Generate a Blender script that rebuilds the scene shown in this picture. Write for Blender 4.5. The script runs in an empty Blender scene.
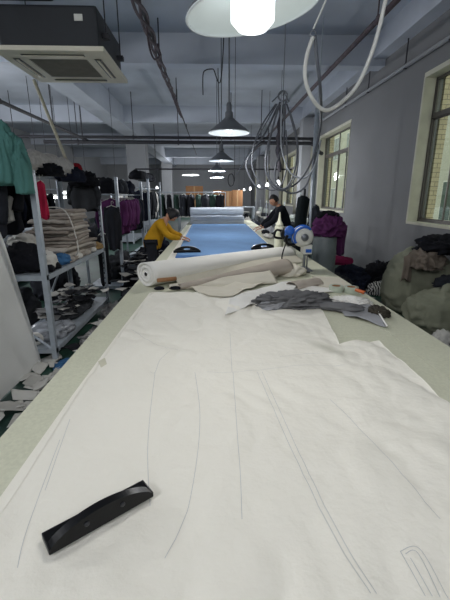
import bpy, bmesh, math, random
from math import sin, cos, pi, atan, tan, radians, sqrt
from mathutils import Vector, Matrix, Euler, noise
random.seed(7)
S = bpy.context.scene
COL = S.collection
R = radians
# ------------------------------------------------------------------ camera
F = 370.0; TH = atan(104 / F); YAW = atan(13 / (F / cos(TH))); CH = 1.6
cam = bpy.data.cameras.new('camera'); co = bpy.data.objects.new('camera', cam); COL.objects.link(co)
cam.sensor_fit = 'HORIZONTAL'; cam.sensor_width = 36; cam.lens = F / 450 * 36
cam.clip_start = .05; cam.clip_end = 200
co.location = (0, 0, CH); co.rotation_euler = (pi / 2 - TH, 0, -YAW)
S.camera = co
S.view_settings.view_transform = 'Standard'; S.view_settings.look = 'None'
S.view_settings.gamma = 1; S.view_settings.use_curve_mapping = False
S.view_settings.exposure = 0.1


def ray(px, py):
    xc = (px - 225) / F; yc = (300 - py) / F
    d = (xc, cos(TH) + yc * sin(TH), -sin(TH) + yc * cos(TH))
    c, s = cos(-YAW), sin(-YAW)
    return Vector((c * d[0] - s * d[1], s * d[0] + c * d[1], d[2]))


def az(px, py, z): d = ray(px, py); return Vector((0, 0, CH)) + d * ((z - CH) / d.z)
def ay(px, py, y): d = ray(px, py); return Vector((0, 0, CH)) + d * (y / d.y)
def ax_(px, py, x): d = ray(px, py); return Vector((0, 0, CH)) + d * (x / d.x)


# ------------------------------------------------------------------ materials
def lin(c):
    r = []
    for v in c[:3]:
        v /= 255.
        r.append(v / 12.92 if v <= .04045 else ((v + .055) / 1.055) ** 2.4)
    return (*r, 1)


MC = {}
def mat(name, col, rough=.8, var=.12, vs=6., bump=.0, bs=60., metal=0., spec=.5, emis=None, es=0., sheen=0., col2=None, detail=4):
    if name in MC: return MC[name]
    m = bpy.data.materials.new(name); m.use_nodes = True
    n = m.node_tree.nodes; l = m.node_tree.links
    b = n['Principled BSDF']
    b.inputs['Roughness'].default_value = rough; b.inputs['Metallic'].default_value = metal
    b.inputs['Specular IOR Level'].default_value = spec
    c = lin(col); c2 = lin(col2) if col2 else tuple(x * (1 - var) for x in c[:3]) + (1,)
    tc = n.new('ShaderNodeTexCoord')
    no = n.new('ShaderNodeTexNoise'); no.inputs['Scale'].default_value = vs; no.inputs['Detail'].default_value = detail
    l.new(tc.outputs['Object'], no.inputs['Vector'])
    rp = n.new('ShaderNodeValToRGB'); rp.color_ramp.elements[0].position = .35; rp.color_ramp.elements[1].position = .65
    rp.color_ramp.elements[0].color = c2; rp.color_ramp.elements[1].color = c
    l.new(no.outputs['Fac'], rp.inputs['Fac']); l.new(rp.outputs['Color'], b.inputs['Base Color'])
    if bump:
        nb = n.new('ShaderNodeTexNoise'); nb.inputs['Scale'].default_value = bs; nb.inputs['Detail'].default_value = 5
        l.new(tc.outputs['Object'], nb.inputs['Vector'])
        bp = n.new('ShaderNodeBump'); bp.inputs['Strength'].default_value = bump; bp.inputs['Distance'].default_value = .01
        l.new(nb.outputs['Fac'], bp.inputs['Height']); l.new(bp.outputs['Normal'], b.inputs['Normal'])
    if emis:
        b.inputs['Emission Color'].default_value = lin(emis); b.inputs['Emission Strength'].default_value = es
    if sheen: b.inputs['Sheen Weight'].default_value = sheen
    MC[name] = m; return m


def fab(name, col, **k): k.setdefault('rough', .95); k.setdefault('var', .25); k.setdefault('bump', .35); k.setdefault('bs', 45); k.setdefault('spec', .15); return mat(name, col, **k)


PAPER = mat('paper', (230, 226, 214), .7, .03, 3, .4, 30, spec=.25)
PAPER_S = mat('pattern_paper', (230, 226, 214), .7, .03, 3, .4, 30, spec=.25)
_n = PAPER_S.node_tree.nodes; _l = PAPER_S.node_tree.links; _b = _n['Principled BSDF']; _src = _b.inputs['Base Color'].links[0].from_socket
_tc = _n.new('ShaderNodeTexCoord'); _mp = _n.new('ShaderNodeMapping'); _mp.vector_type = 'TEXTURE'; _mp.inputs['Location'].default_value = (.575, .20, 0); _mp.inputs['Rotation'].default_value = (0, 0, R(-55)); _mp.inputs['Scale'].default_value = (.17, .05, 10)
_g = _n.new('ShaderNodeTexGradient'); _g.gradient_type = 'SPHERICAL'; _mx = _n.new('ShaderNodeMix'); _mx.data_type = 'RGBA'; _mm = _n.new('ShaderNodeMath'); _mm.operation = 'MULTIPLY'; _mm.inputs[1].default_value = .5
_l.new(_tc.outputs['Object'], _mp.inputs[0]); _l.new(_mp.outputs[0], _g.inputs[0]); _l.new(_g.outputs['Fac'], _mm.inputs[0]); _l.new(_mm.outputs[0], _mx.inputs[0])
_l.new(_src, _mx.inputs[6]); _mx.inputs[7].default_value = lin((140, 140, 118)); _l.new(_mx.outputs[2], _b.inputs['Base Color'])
TABLE = mat('table_board', (200, 200, 178), .75, .10, 90, .05, 200, spec=.25)
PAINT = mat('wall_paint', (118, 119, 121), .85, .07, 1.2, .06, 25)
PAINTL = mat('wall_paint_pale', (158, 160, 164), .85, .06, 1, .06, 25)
CEIL = mat('ceiling_paint', (190, 196, 207), .9, .16, .9, .08, 10)
FLOOR = mat('floor_green_paint', (40, 78, 64), .55, .35, 2.2, .05, 20, col2=(28, 52, 46))
CREAM = mat('window_reveal_cream', (196, 194, 176), .8, .12, 5, .05, 30)
BRONZE = mat('window_bronze', (92, 88, 84), .45, .15, 8, metal=.3)
GALV = mat('rack_galvanised', (168, 176, 184), .5, .15, 14, metal=.25)
RAW = mat('steel_grey', (120, 124, 130), .4, .15, 14, metal=.6)
BLACK = mat('black_plastic', (12, 13, 16), .3, .2, 8, spec=.28)
DARK = mat('dark_pipe_paint', (44, 44, 50), .7, .3, 8)
GREYM = mat('grey_enamel', (96, 100, 106), .5, .1, 5)
WHITEP = mat('white_plastic', (214, 214, 206), .5, .05, 5)
RUST = mat('cable_sleeve', (90, 78, 84), .8, .35, 14, .4, 30)
CARD = mat('cardboard', (150, 108, 72), .85, .15, 10)
SKIN = mat('skin', (190, 140, 112), .6, .08, 12)
HAIR = mat('black_hair', (22, 20, 20), .6, .3, 40, .4, 80)
BLUEP = mat('blue_plastic', (38, 98, 190), .35, .1, 8)
HOSE = mat('white_hose', (205, 205, 200), .5, .08, 8)
HOSEG = mat('grey_hose', (84, 88, 96), .5, .15, 8)
ENAM = mat('lamp_inner_enamel', (225, 232, 235), .45, .04, 6)


def glass_mat():
    m = bpy.data.materials.new('window_glass'); m.use_nodes = True
    n = m.node_tree.nodes; l = m.node_tree.links; n.clear()
    o = n.new('ShaderNodeOutputMaterial'); t = n.new('ShaderNodeBsdfTransparent'); t.inputs[0].default_value = (.86, .9, .88, 1)
    g = n.new('ShaderNodeBsdfGlossy'); g.inputs['Roughness'].default_value = .03
    mx = n.new('ShaderNodeMixShader'); mx.inputs[0].default_value = .08
    l.new(t.outputs[0], mx.inputs[1]); l.new(g.outputs[0], mx.inputs[2]); l.new(mx.outputs[0], o.inputs[0])
    return m
GLASS = glass_mat()


def tile_mat():
    m = mat('facade_tiles', (214, 200, 170), .5, .08, 9)
    n = m.node_tree.nodes; l = m.node_tree.links; b = n['Principled BSDF']
    br = n.new('ShaderNodeTexBrick'); br.inputs['Scale'].default_value = 1; br.inputs['Brick Width'].default_value = .24; br.inputs['Row Height'].default_value = .075
    br.inputs['Mortar Size'].default_value = .006; br.inputs['Color1'].default_value = lin((222, 206, 172)); br.inputs['Color2'].default_value = lin((205, 190, 158)); br.inputs['Mortar'].default_value = lin((140, 130, 112))
    tc = n.new('ShaderNodeTexCoord'); mp = n.new('ShaderNodeMapping'); mp.inputs['Rotation'].default_value = (pi / 2, 0, pi / 2)
    sx = n.new('ShaderNodeSeparateXYZ'); cx = n.new('ShaderNodeCombineXYZ'); ad = n.new('ShaderNodeMath'); ad.operation = 'ADD'
    l.new(tc.outputs['Object'], sx.inputs[0]); l.new(sx.outputs['X'], ad.inputs[0]); l.new(sx.outputs['Y'], ad.inputs[1]); l.new(ad.outputs[0], cx.inputs[0]); l.new(sx.outputs['Z'], cx.inputs[1])
    l.new(cx.outputs[0], br.inputs['Vector']); l.new(br.outputs['Color'], b.inputs['Base Color'])
    return m
TILE = tile_mat()

# ------------------------------------------------------------------ mesh helpers
def wloc(o):
    v = Vector((0, 0, 0))
    while o: v += o.location; o = o.parent
    return v


def obj(name, bm, m, parent=None, smooth=False, origin=None, local=False):
    """bm is in world coordinates (or in the parent's own when local)."""
    if not local:
        if parent: off = wloc(parent)
        elif origin is not None: off = Vector(origin)
        else:
            xs = [v.co.x for v in bm.verts]; ys = [v.co.y for v in bm.verts]; zs = [v.co.z for v in bm.verts]
            off = Vector(((min(xs) + max(xs)) / 2, (min(ys) + max(ys)) / 2, min(zs)))
        bmesh.ops.translate(bm, verts=bm.verts, vec=-off)
    else: off = Vector((0, 0, 0))
    me = bpy.data.meshes.new(name); bm.normal_update(); bm.to_mesh(me); bm.free()
    for mm in (m if isinstance(m, (list, tuple)) else [m]): me.materials.append(mm)
    if smooth:
        for p in me.polygons: p.use_smooth = True
    o = bpy.data.objects.new(name, me); COL.objects.link(o)
    if parent: o.parent = parent
    else: o.location = off
    return o


def tag(o, label=None, cat=None, group=None, kind=None):
    if label: o['label'] = label
    if cat: o['category'] = cat
    if group: o['group'] = group
    if kind: o['kind'] = kind
    return o


def thing(name, label, cat, loc=(0, 0, 0), group=None):
    o = bpy.data.objects.new(name, None); COL.objects.link(o); o.location = loc; o.empty_display_size = .1
    return tag(o, label, cat, group)


def struct(name, bm, m, parent=None, label=None):
    o = obj(name, bm, m, parent)
    if not parent: o['kind'] = 'structure'
    if label: o['label'] = label
    return o


def dup(root, loc=None, rz=None, label=None, group=None, scale=None):
    def cp(o, par):
        c = o.copy(); COL.objects.link(c); c.parent = par
        for ch in [x for x in bpy.data.objects if x.parent == o]: cp(ch, c)
        return c
    r = cp(root, root.parent)
    if loc is not None: r.location = loc
    if rz is not None: r.rotation_euler = (r.rotation_euler.x, r.rotation_euler.y, rz)
    if scale is not None: r.scale = scale if hasattr(scale, '__len__') else (scale,) * 3
    if label: r['label'] = label
    if group: r['group'] = group
    return r


def B(): return bmesh.new()


def box(bm, a, b, bevel=0., rot=None, piv=None, mi=0):
    a, b = Vector(a), Vector(b)
    r = bmesh.ops.create_cube(bm, size=1)
    vs = r['verts']; c = (a + b) / 2; s = b - a
    bmesh.ops.scale(bm, verts=vs, vec=[max(abs(x), 1e-4) for x in s])
    if bevel:
        es = list({e for v in vs for e in v.link_edges})
        rr = bmesh.ops.bevel(bm, geom=es, offset=bevel, segments=2, affect='EDGES', profile=.6)
        vs = list({v for f in rr['faces'] for v in f.verts} | {v for v in vs if v.is_valid})
    if rot is not None: bmesh.ops.rotate(bm, verts=vs, cent=(0, 0, 0), matrix=Euler(rot).to_matrix())
    bmesh.ops.translate(bm, verts=vs, vec=c)
    if mi:
        for f in {f for v in vs for f in v.link_faces}: f.material_index = mi
    return vs


def catmull(pts, n=6, closed=False):
    P = [Vector(p) for p in pts]; out = []
    N = len(P)
    for i in range(N if closed else N - 1):
        if closed: p0, p1, p2, p3 = P[(i - 1) % N], P[i], P[(i + 1) % N], P[(i + 2) % N]
        else: p0, p1, p2, p3 = P[max(i - 1, 0)], P[i], P[i + 1], P[min(i + 2, N - 1)]
        for k in range(n):
            t = k / n
            out.append(.5 * ((2 * p1) + (p2 - p0) * t + (2 * p0 - 5 * p1 + 4 * p2 - p3) * t * t + (3 * p1 - p0 - 3 * p2 + p3) * t ** 3))
    if not closed: out.append(P[-1])
    return out


def tube(bm, pts, r, seg=8, cap=True, closed=False, sq=None):
    P = [Vector(p) for p in pts]; N = len(P); rings = []
    up = None
    for i, p in enumerate(P):
        if closed: d = P[(i + 1) % N] - P[i - 1]
        else: d = P[min(i + 1, N - 1)] - P[max(i - 1, 0)]
        if d.length < 1e-7: d = Vector((0, 0, 1))
        d.normalize()
        if up is None: up = Vector((0, 0, 1)) if abs(d.z) < .9 else Vector((0, 1, 0))
        s = d.cross(up)
        if s.length < 1e-4: s = d.cross(Vector((1, 0, 0)))
        s.normalize(); u = s.cross(d).normalized(); up = u
        rr = r(i / max(N - 1, 1)) if callable(r) else r
        rings.append([bm.verts.new(p + s * (cos(2 * pi * k / seg) * rr) + u * (sin(2 * pi * k / seg) * rr)) for k in range(seg)])
    for i in range(N if closed else N - 1):
        a, b = rings[i], rings[(i + 1) % N]
        for k in range(seg): bm.faces.new((a[k], a[(k + 1) % seg], b[(k + 1) % seg], b[k]))
    if cap and not closed:
        bm.faces.new(list(reversed(rings[0]))); bm.faces.new(rings[-1])
    return rings


def lathe(bm, prof, seg=24, c=(0, 0, 0), M=None, closed_ends=True):
    rings = []; c = Vector(c)
    for r, z in prof:
        rings.append([(lambda q: bm.verts.new((M @ q if M else q) + c))(Vector((max(r, 1e-4) * cos(2 * pi * k / seg), max(r, 1e-4) * sin(2 * pi * k / seg), z))) for k in range(seg)])
    for a, b in zip(rings, rings[1:]):
        for k in range(seg): bm.faces.new((a[k], a[(k + 1) % seg], b[(k + 1) % seg], b[k]))
    if closed_ends:
        bm.faces.new(list(reversed(rings[0]))); bm.faces.new(rings[-1])


def fbm(p, f=1., o=3):
    return noise.fractal(Vector(p) * f, .9, 2.1, o)


def ridge(p, f=1.):
    v = Vector(p) * f
    return 1 - abs(noise.noise(v)) * 2.2


def sheet(pts, hf, step=.02, th=.0015):
    """closed sheet: outline polygon (x, y), height function hf(x, y), gridded and thickened."""
    bm = B()
    f = bm.faces.new([bm.verts.new((p[0], p[1], 0)) for p in pts])
    if f.normal.z < 0 or True:
        f.normal_update()
        if f.normal.z < 0: f.normal_flip()
    for ax in (0, 1):
        lo = min(p[ax] for p in pts); hi = max(p[ax] for p in pts); n = int((hi - lo) / step)
        for i in range(1, n + 1):
            c = lo + (hi - lo) * i / (n + 1)
            co_ = [0, 0, 0]; co_[ax] = c; no = [0, 0, 0]; no[ax] = 1
            bmesh.ops.bisect_plane(bm, geom=bm.verts[:] + bm.edges[:] + bm.faces[:], plane_co=co_, plane_no=no, dist=1e-6)
    for v in bm.verts: v.co.z = hf(v.co.x, v.co.y)
    top = bm.faces[:]
    bm.normal_update()
    r = bmesh.ops.duplicate(bm, geom=bm.verts[:] + bm.edges[:] + bm.faces[:])
    nv = [g for g in r['geom'] if isinstance(g, bmesh.types.BMVert)]; nf = [g for g in r['geom'] if isinstance(g, bmesh.types.BMFace)]
    for v in nv: v.co.z -= th
    bmesh.ops.reverse_faces(bm, faces=nf)
    be = [e for e in bm.edges if len(e.link_faces) == 1]
    bmesh.ops.bridge_loops(bm, edges=be) if False else None
    vm = r['vert_map']
    for e in be:
        if e.verts[0] in vm and e.verts[1] in vm:
            a, b = e.verts; a2, b2 = vm[a], vm[b]
            if isinstance(a2, bmesh.types.BMVert) and a2 in nvset(nv) and b2 in nvset(nv):
                try: bm.faces.new((b, a, a2, b2))
                except ValueError: pass
    return bm


_nvc = {}
def nvset(nv):
    k = id(nv)
    if k not in _nvc: _nvc.clear(); _nvc[k] = set(nv)
    return _nvc[k]


def crumple(c, s, seed=0, sub=4, amp=.28, f=1.6, flat=True, rz=0., flow=None):
    """a heap of bunched cloth: c = middle of its base, s = full sizes; sharp ridged folds."""
    bm = B(); bmesh.ops.create_icosphere(bm, subdivisions=sub, radius=1)
    o = Vector((seed * 7.3, seed * 3.1, seed * 1.7)); st = Vector(flow) if flow else Vector((1, 1, 1))
    for v in bm.verts:
        p = v.co.copy(); q = Vector((p.x * st.x, p.y * st.y, p.z * st.z))
        w = noise.noise_vector(q * 1.1 + o) * .5
        d = 1 + amp * (ridge(q + o + w, f) - .45) + amp * .55 * (ridge(q + o * 2 + w, f * 2.4) - .45)
        v.co = p * d
        if flat and v.co.z < -.35: v.co.z = -.35 + (v.co.z + .35) * .08
    zmin = min(v.co.z for v in bm.verts); zmax = max(v.co.z for v in bm.verts)
    Mz = Matrix.Rotation(rz, 3, 'Z')
    xm = max(abs(v.co.x) for v in bm.verts); ym = max(abs(v.co.y) for v in bm.verts)
    for v in bm.verts:
        p = Vector((v.co.x / xm * s[0] / 2, v.co.y / ym * s[1] / 2, (v.co.z - zmin) / (zmax - zmin) * s[2]))
        v.co = Mz @ p + Vector(c)
    return bm


def heap(name, label, cat, c, s, m, seed, group=None, **k):
    o = obj(name, crumple(c, s, seed, **k), m, smooth=True, origin=c)
    return tag(o, label, cat, group)


def garment_bm(w, L, d, seed, folds=5, taper=.75, sleeves=True):
    """hanging top: shoulders at z=0, hem at z=-L, front facing +Y; returns body, [sleeve, sleeve]"""
    bm = B(); rnd = random.Random(seed); nz, nt = 18, 40; rings = []
    ph = [rnd.uniform(0, 6.3) for _ in range(4)]
    for i in range(nz + 1):
        t = i / nz
        ww = w / 2 * (.35 + .65 * min(1, (t / .08)) ** .6 if t < .08 else 1) * (1 + .10 * sin(t * 5 + ph[0]) - (1 - taper) * t * .3)
        dd = d / 2 * (.35 + .65 * min(1, t / .25))
        ring = []
        for k in range(nt):
            a = 2 * pi * k / nt
            fo = 1 + (.35 * t + .08) * sin(folds * a + ph[1] + t * 1.5) + .12 * noise.noise(Vector((cos(a) * 2, sin(a) * 2, t * 4 + seed)))
            x = ww * cos(a) * (1 + .05 * (fo - 1)); y = dd * sin(a) * fo
            z = -L * t - (.05 if t > .95 else 0) * sin(a * 3 + ph[2]) * .5
            if i <= 1: z -= abs(cos(a)) * w * .12
            ring.append(bm.verts.new((x, y, z)))
        rings.append(ring)
    for a, b in zip(rings, rings[1:]):
        for k in range(nt): bm.faces.new((a[k], b[k], b[(k + 1) % nt], a[(k + 1) % nt]))
    bm.faces.new(rings[0]); bm.faces.new(list(reversed(rings[-1])))
    sl = []
    if sleeves:
        for sx in (-1, 1):
            b2 = B()
            pts = catmull([(sx * w * .40, 0, -.04 * w - w * .1), (sx * w * .50, .01, -L * .22), (sx * w * .54, .02 * rnd.uniform(-2, 2), -L * .5), (sx * w * .5, .03 * rnd.uniform(-2, 2), -L * rnd.uniform(.7, .85))], 5)
            tube(b2, pts, lambda t: (.075 - .03 * t) * (w / .5) * (1 + .15 * sin(t * 14 + ph[3])), 10)
            sl.append(b2)
    return bm, sl


def hanger_bm(w):
    bm = B()
    tube(bm, [(-w * .38, 0, -.07 * w * 2), (0, 0, .0), (w * .38, 0, -.07 * w * 2)], .006, 6)
    tube(bm, [(0, 0, 0)] + [(.018 - .018 * cos(a), 0, .05 + .018 * sin(a)) for a in [x * pi / 6 for x in range(0, 9)]], .003, 5)
    return bm


def garment(name, label, cat, top, w, L, d, m, seed, rz=0., group=None, sleeves=True, folds=5, m2=None, hook=True):
    t = thing(name, label, cat, top, group)
    bm, sl = garment_bm(w, L, d, seed, folds, sleeves=sleeves)
    obj('garment_body', bm, m, t, True, local=True)
    for s_ in sl: obj('sleeve', s_, m2 or m, t, True, local=True)
    if hook:
        obj('hanger', hanger_bm(w), WHITEP, t, local=True)
    t.rotation_euler.z = rz
    return t


def skin_mesh(chains, sub=2):
    """chains: list of (points, radii) sharing joints by exact coordinate; returns evaluated mesh."""
    verts = []; idx = {}; edges = []; rad = []
    for pts, rs in chains:
        prev = None
        for p, r in zip(pts, rs):
            k = tuple(round(x, 4) for x in p)
            if k not in idx: idx[k] = len(verts); verts.append(p); rad.append(r)
            i = idx[k]
            if prev is not None and prev != i: edges.append((prev, i))
            prev = i
    me = bpy.data.meshes.new('sk'); me.from_pydata(verts, edges, []); o = bpy.data.objects.new('sk', me); COL.objects.link(o)
    md = o.modifiers.new('s', 'SKIN'); md.use_smooth_shade = True
    bpy.context.view_layer.update()
    for i, sv in enumerate(me.skin_vertices[0].data):
        rr = rad[i]; sv.radius = (rr, rr) if not hasattr(rr, '__len__') else rr; sv.use_root = (i == 0)
    ms = o.modifiers.new('b', 'SUBSURF'); ms.levels = sub; ms.render_levels = sub
    dg = bpy.context.evaluated_depsgraph_get(); ev = o.evaluated_get(dg)
    out = bpy.data.meshes.new_from_object(ev)
    bpy.data.objects.remove(o); bpy.data.meshes.remove(me)
    bm = B(); bm.from_mesh(out); bpy.data.meshes.remove(out)
    return bm


def join(bm, other, M=None):
    me = bpy.data.meshes.new('tmp'); other.to_mesh(me); other.free()
    n0 = len(bm.verts); bm.from_mesh(me); bpy.data.meshes.remove(me)
    bm.verts.ensure_lookup_table()
    if M is not None:
        bmesh.ops.transform(bm, matrix=M, verts=bm.verts[n0:])
    return bm

# ------------------------------------------------------------------ the room
XR, XL, YF, YB, ZC = 3.45, -9.0, 34.0, -3.0, 4.6
bm = B(); box(bm, (XL - .2, YB - .2, -.2), (XR + .3, YF + .2, 0)); struct('floor', bm, FLOOR)
bm = B(); box(bm, (XL - .2, YB - .2, ZC), (XR + .3, YF + .2, ZC + .2)); struct('ceiling', bm, CEIL)
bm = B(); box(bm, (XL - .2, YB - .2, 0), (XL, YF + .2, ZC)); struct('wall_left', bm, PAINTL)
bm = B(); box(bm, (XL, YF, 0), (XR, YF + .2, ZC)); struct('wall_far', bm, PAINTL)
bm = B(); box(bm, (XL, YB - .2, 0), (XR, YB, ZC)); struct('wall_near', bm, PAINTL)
# right wall with window openings
WN = [(3.85, 6.57, 1.16, 3.44), (9.86, 12.55, 1.20, 3.36), (15.9, 18.6, 1.2, 3.36), (21.9, 24.6, 1.2, 3.36), (27.9, 30.6, 1.2, 3.36)]
bm = B(); y0 = YB - .2
for (a, b, z0, z1) in WN:
    box(bm, (XR, y0, 0), (XR + .3, a, ZC)); box(bm, (XR, a, 0), (XR + .3, b, z0)); box(bm, (XR, a, z1), (XR + .3, b, ZC)); y0 = b
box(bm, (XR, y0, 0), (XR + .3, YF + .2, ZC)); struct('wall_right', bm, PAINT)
for i, (a, b, z0, z1) in enumerate(WN):
    w = bpy.data.objects.new('window_%d' % (i + 1), None); COL.objects.link(w); w.location = (XR + .15, (a + b) / 2, z0); w['kind'] = 'structure'
    bm = B(); t = .012   # painted reveal lining
    box(bm, (XR - .012, a, z0 + t), (XR + .17, a + t, z1 - t)); box(bm, (XR - .012, b - t, z0 + t), (XR + .17, b, z1 - t))
    box(bm, (XR - .012, a, z0), (XR + .17, b, z0 + t)); box(bm, (XR - .012, a, z1 - t), (XR + .17, b, z1))
    # band of pale plaster round the opening on the wall face
    box(bm, (XR - .012, a - .02, z0 - .03), (XR, b + .02, z0)); box(bm, (XR - .012, a - .02, z1), (XR, b + .02, z1 + .06)); box(bm, (XR - .012, b, z0), (XR, b + .03, z1))
    obj('window_reveal', bm, CREAM, w)
    fx0, fx1 = XR + .17, XR + .22; zt = z0 + (z1 - z0) * .745
    bm = B(); f = .05
    box(bm, (fx0, a, z0), (fx1, a + f, z1)); box(bm, (fx0, b - f, z0), (fx1, b, z1)); box(bm, (fx0, a, z0), (fx1, b, z0 + f)); box(bm, (fx0, a, z1 - f), (fx1, b, z1))
    box(bm, (fx0, a, zt - .04), (fx1, b, zt + .04))
    obj('window_frame', bm, BRONZE, w)
    n = 4
    for k in range(n):
        ya = a + f + (b - a - 2 * f) * k / n; yb = a + f + (b - a - 2 * f) * (k + 1) / n
        bm = B(); xx = fx0 + .008 + .02 * (k % 2); g = .022
        box(bm, (xx, ya, z0 + f), (xx + .02, ya + g, zt - .04)); box(bm, (xx, yb - g, z0 + f), (xx + .02, yb, zt - .04))
        box(bm, (xx, ya, z0 + f), (xx + .02, yb, z0 + f + g)); box(bm, (xx, ya, zt - .04 - g), (xx + .02, yb, zt - .04))
        sash = obj('window_sash', bm, BRONZE, w)
        bm = B(); box(bm, (xx + .008, ya + g, z0 + f + g), (xx + .012, yb - g, zt - .04 - g)); obj('pane', bm, GLASS, sash)
    for k in range(2):
        ya = a + f + (b - a - 2 * f) * k / 2; yb = a + f + (b - a - 2 * f) * (k + 1) / 2
        bm = B(); box(bm, (fx0 + .01, ya, zt + .04), (fx0 + .03, ya + .02, z1 - f)); box(bm, (fx0 + .01, yb - .02, zt + .04), (fx0 + .03, yb, z1 - f))
        sash = obj('top_light', bm, BRONZE, w)
        bm = B(); box(bm, (fx0 + .018, ya + .02, zt + .04), (fx0 + .022, yb - .02, z1 - f)); obj('pane', bm, GLASS, sash)
    # tiled outer pier beside the opening
    bm = B(); box(bm, (XR + .31, b - .03, z0 - .3), (XR + .44, b + .3, z1 + .4)); box(bm, (XR + .31, a - .3, z0 - .35), (XR + .44, b - .03, z0 + .05)); tl = obj('tiled_pier', bm, TILE, w)
# ceiling beams and columns
for i, y in enumerate((2.2, 8.2, 14.2, 20.2, 26.2, 32.2)):
    bm = B(); box(bm, (XL, y, 4.08), (XR, y + .32, ZC)); struct('beam_%d' % (i + 1), bm, CEIL)
bm = B(); box(bm, (-3.62, YB, 4.0), (-3.05, YF, ZC)); struct('beam_7', bm, CEIL)
bm = B(); box(bm, (XR - .25, YB, 4.2), (XR, YF, ZC)); struct('beam_8', bm, CEIL)
for i, (xa, xb, ya, yb) in enumerate(((-3.98, -3.1, 18.6, 19.5), (-3.9, -3.1, 30.5, 31.2), (3.05, 3.45, 13.3, 13.8), (3.0, 3.45, 19.6, 20.2), (3.0, 3.45, 25.6, 26.2))):
    bm = B(); box(bm, (xa, ya, 0), (xb, yb, 4.1)); struct('column_%d' % (i + 1), bm, PAINTL)

# outside: pale building across the yard, ground
GRN = mat('yard_concrete', (120, 124, 118), .9, .15, 1)
bm = B(); box(bm, (XR + .35, -8, -6.2), (16, 45, -6)); struct('ground', bm, GRN)
fb = thing('apartment_building', 'pale greenish building facade seen through the right windows', 'building', (9.5, 15, -6))
bm = B(); box(bm, (9.5, -8, -6), (13, 45, 9)); obj('wall', bm, mat('facade_render', (190, 190, 174), .8, .12, .8), fb)
k = 0
for yy in range(-4, 44, 3):
    for zz in (-3.0, .6, 4.2):
        bm = B(); box(bm, (9.42, yy, zz), (9.5, yy + 1.5, zz + 1.6)); fr = obj('window_frame', bm, WHITEP, fb)
        bm = B(); box(bm, (9.4, yy + .06, zz + .06), (9.42, yy + .72, zz + 1.54)); box(bm, (9.4, yy + .78, zz + .06), (9.42, yy + 1.44, zz + 1.54)); obj('pane', bm, mat('far_glass', (92, 106, 100), .15, .2, 1), fr)

# ------------------------------------------------------------------ pipes, conduit, cable trays
def pipe(name, label, cat, pts, r, m, hang=None, group=None, hm=None):
    t = thing(name, label, cat, pts[0], group)
    bm = B(); tube(bm, pts, r, 10); obj('pipe_run', bm, m, t, True)
    for p in (hang or []):
        bm = B(); tube(bm, [p, (p[0], p[1], ZC if len(p) < 4 else p[3])], .012, 6); lathe(bm, [(r * 1.35, -.02), (r * 1.35, .02)], 12, p, Matrix.Rotation(pi / 2, 3, 'Y'))
        obj('hanger_rod', bm, hm or m, t)
    return t
pipe('water_pipe', 'upper dark pipe crossing the whole room above the racks and hose loops', 'pipe', catmull([(-8, 12.4, 3.34), (-3, 12.4, 3.34), (2.6, 12.4, 3.32), (3.1, 12.4, 3.3), (3.3, 12.3, 3.12), (3.4, 12.6, 3.05)], 5), .045, DARK, [(-6, 12.4, 3.34), (-2.4, 12.4, 3.34), (.6, 12.4, 3.33), (2.2, 12.4, 3.32)])
pipe('water_pipe', 'lower dark pipe crossing the room just under its twin', 'pipe', catmull([(-5, 12.1, 3.16), (-2, 12.1, 3.16), (2.5, 12.1, 3.15), (3.1, 12.1, 3.12), (3.28, 12.0, 2.9), (3.4, 12.1, 2.86)], 5), .055, DARK, [(-4, 12.1, 3.16), (-1, 12.1, 3.16), (1.5, 12.1, 3.15)])
pipe('water_pipe', 'thin pipe crossing the room below the two dark pipes', 'pipe', [(-3.0, 15.5, 2.62), (3.2, 15.5, 2.62)], .03, DARK, [(-2.2, 15.5, 2.62), (0.3, 15.5, 2.62), (2.2, 15.5, 2.62)])
pl = pipe('sprinkler_pipe', 'dark pipe running lengthwise above the clothes racks on the left', 'pipe', [(-3.75, 1.5, 3.22), (-3.75, 12.4, 3.22)], .035, DARK, [(-3.75, 5.0, 3.22), (-3.75, 7.4, 3.22), (-3.75, 9.7, 3.22), (-3.75, 11.8, 3.22)])
pipe('sprinkler_pipe', 'second dark pipe farther left behind the green jacket', 'pipe', [(-5.2, 4, 2.75), (-5.2, 13, 2.75)], .025, DARK, [(-5.2, 6.5, 2.75), (-5.2, 9.5, 2.75)])
pipe('wall_conduit', 'pale conduit running along the top of the right wall above the windows', 'conduit', [(XR - .06, 1.5, 3.72), (XR - .06, 30, 4.0)], .035, PAINTL, [(XR - .06, 5.9, 3.76), (XR - .06, 7.2, 3.775), (XR - .06, 8.8, 3.79), (XR - .06, 10.2, 3.81)], hm=DARK)
pipe('roof_pipe', 'mauve-grey pipe hung under the ceiling between big lamp and right wall', 'pipe', [(2.35, 1.2, 3.95), (2.35, 9.5, 4.0), (2.35, 26, 4.0)], .04, RUST, [(2.35, 3.2, 3.96), (2.35, 6.0, 3.98), (2.35, 9.0, 4.0), (2.35, 12.8, 4.0)])
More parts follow.
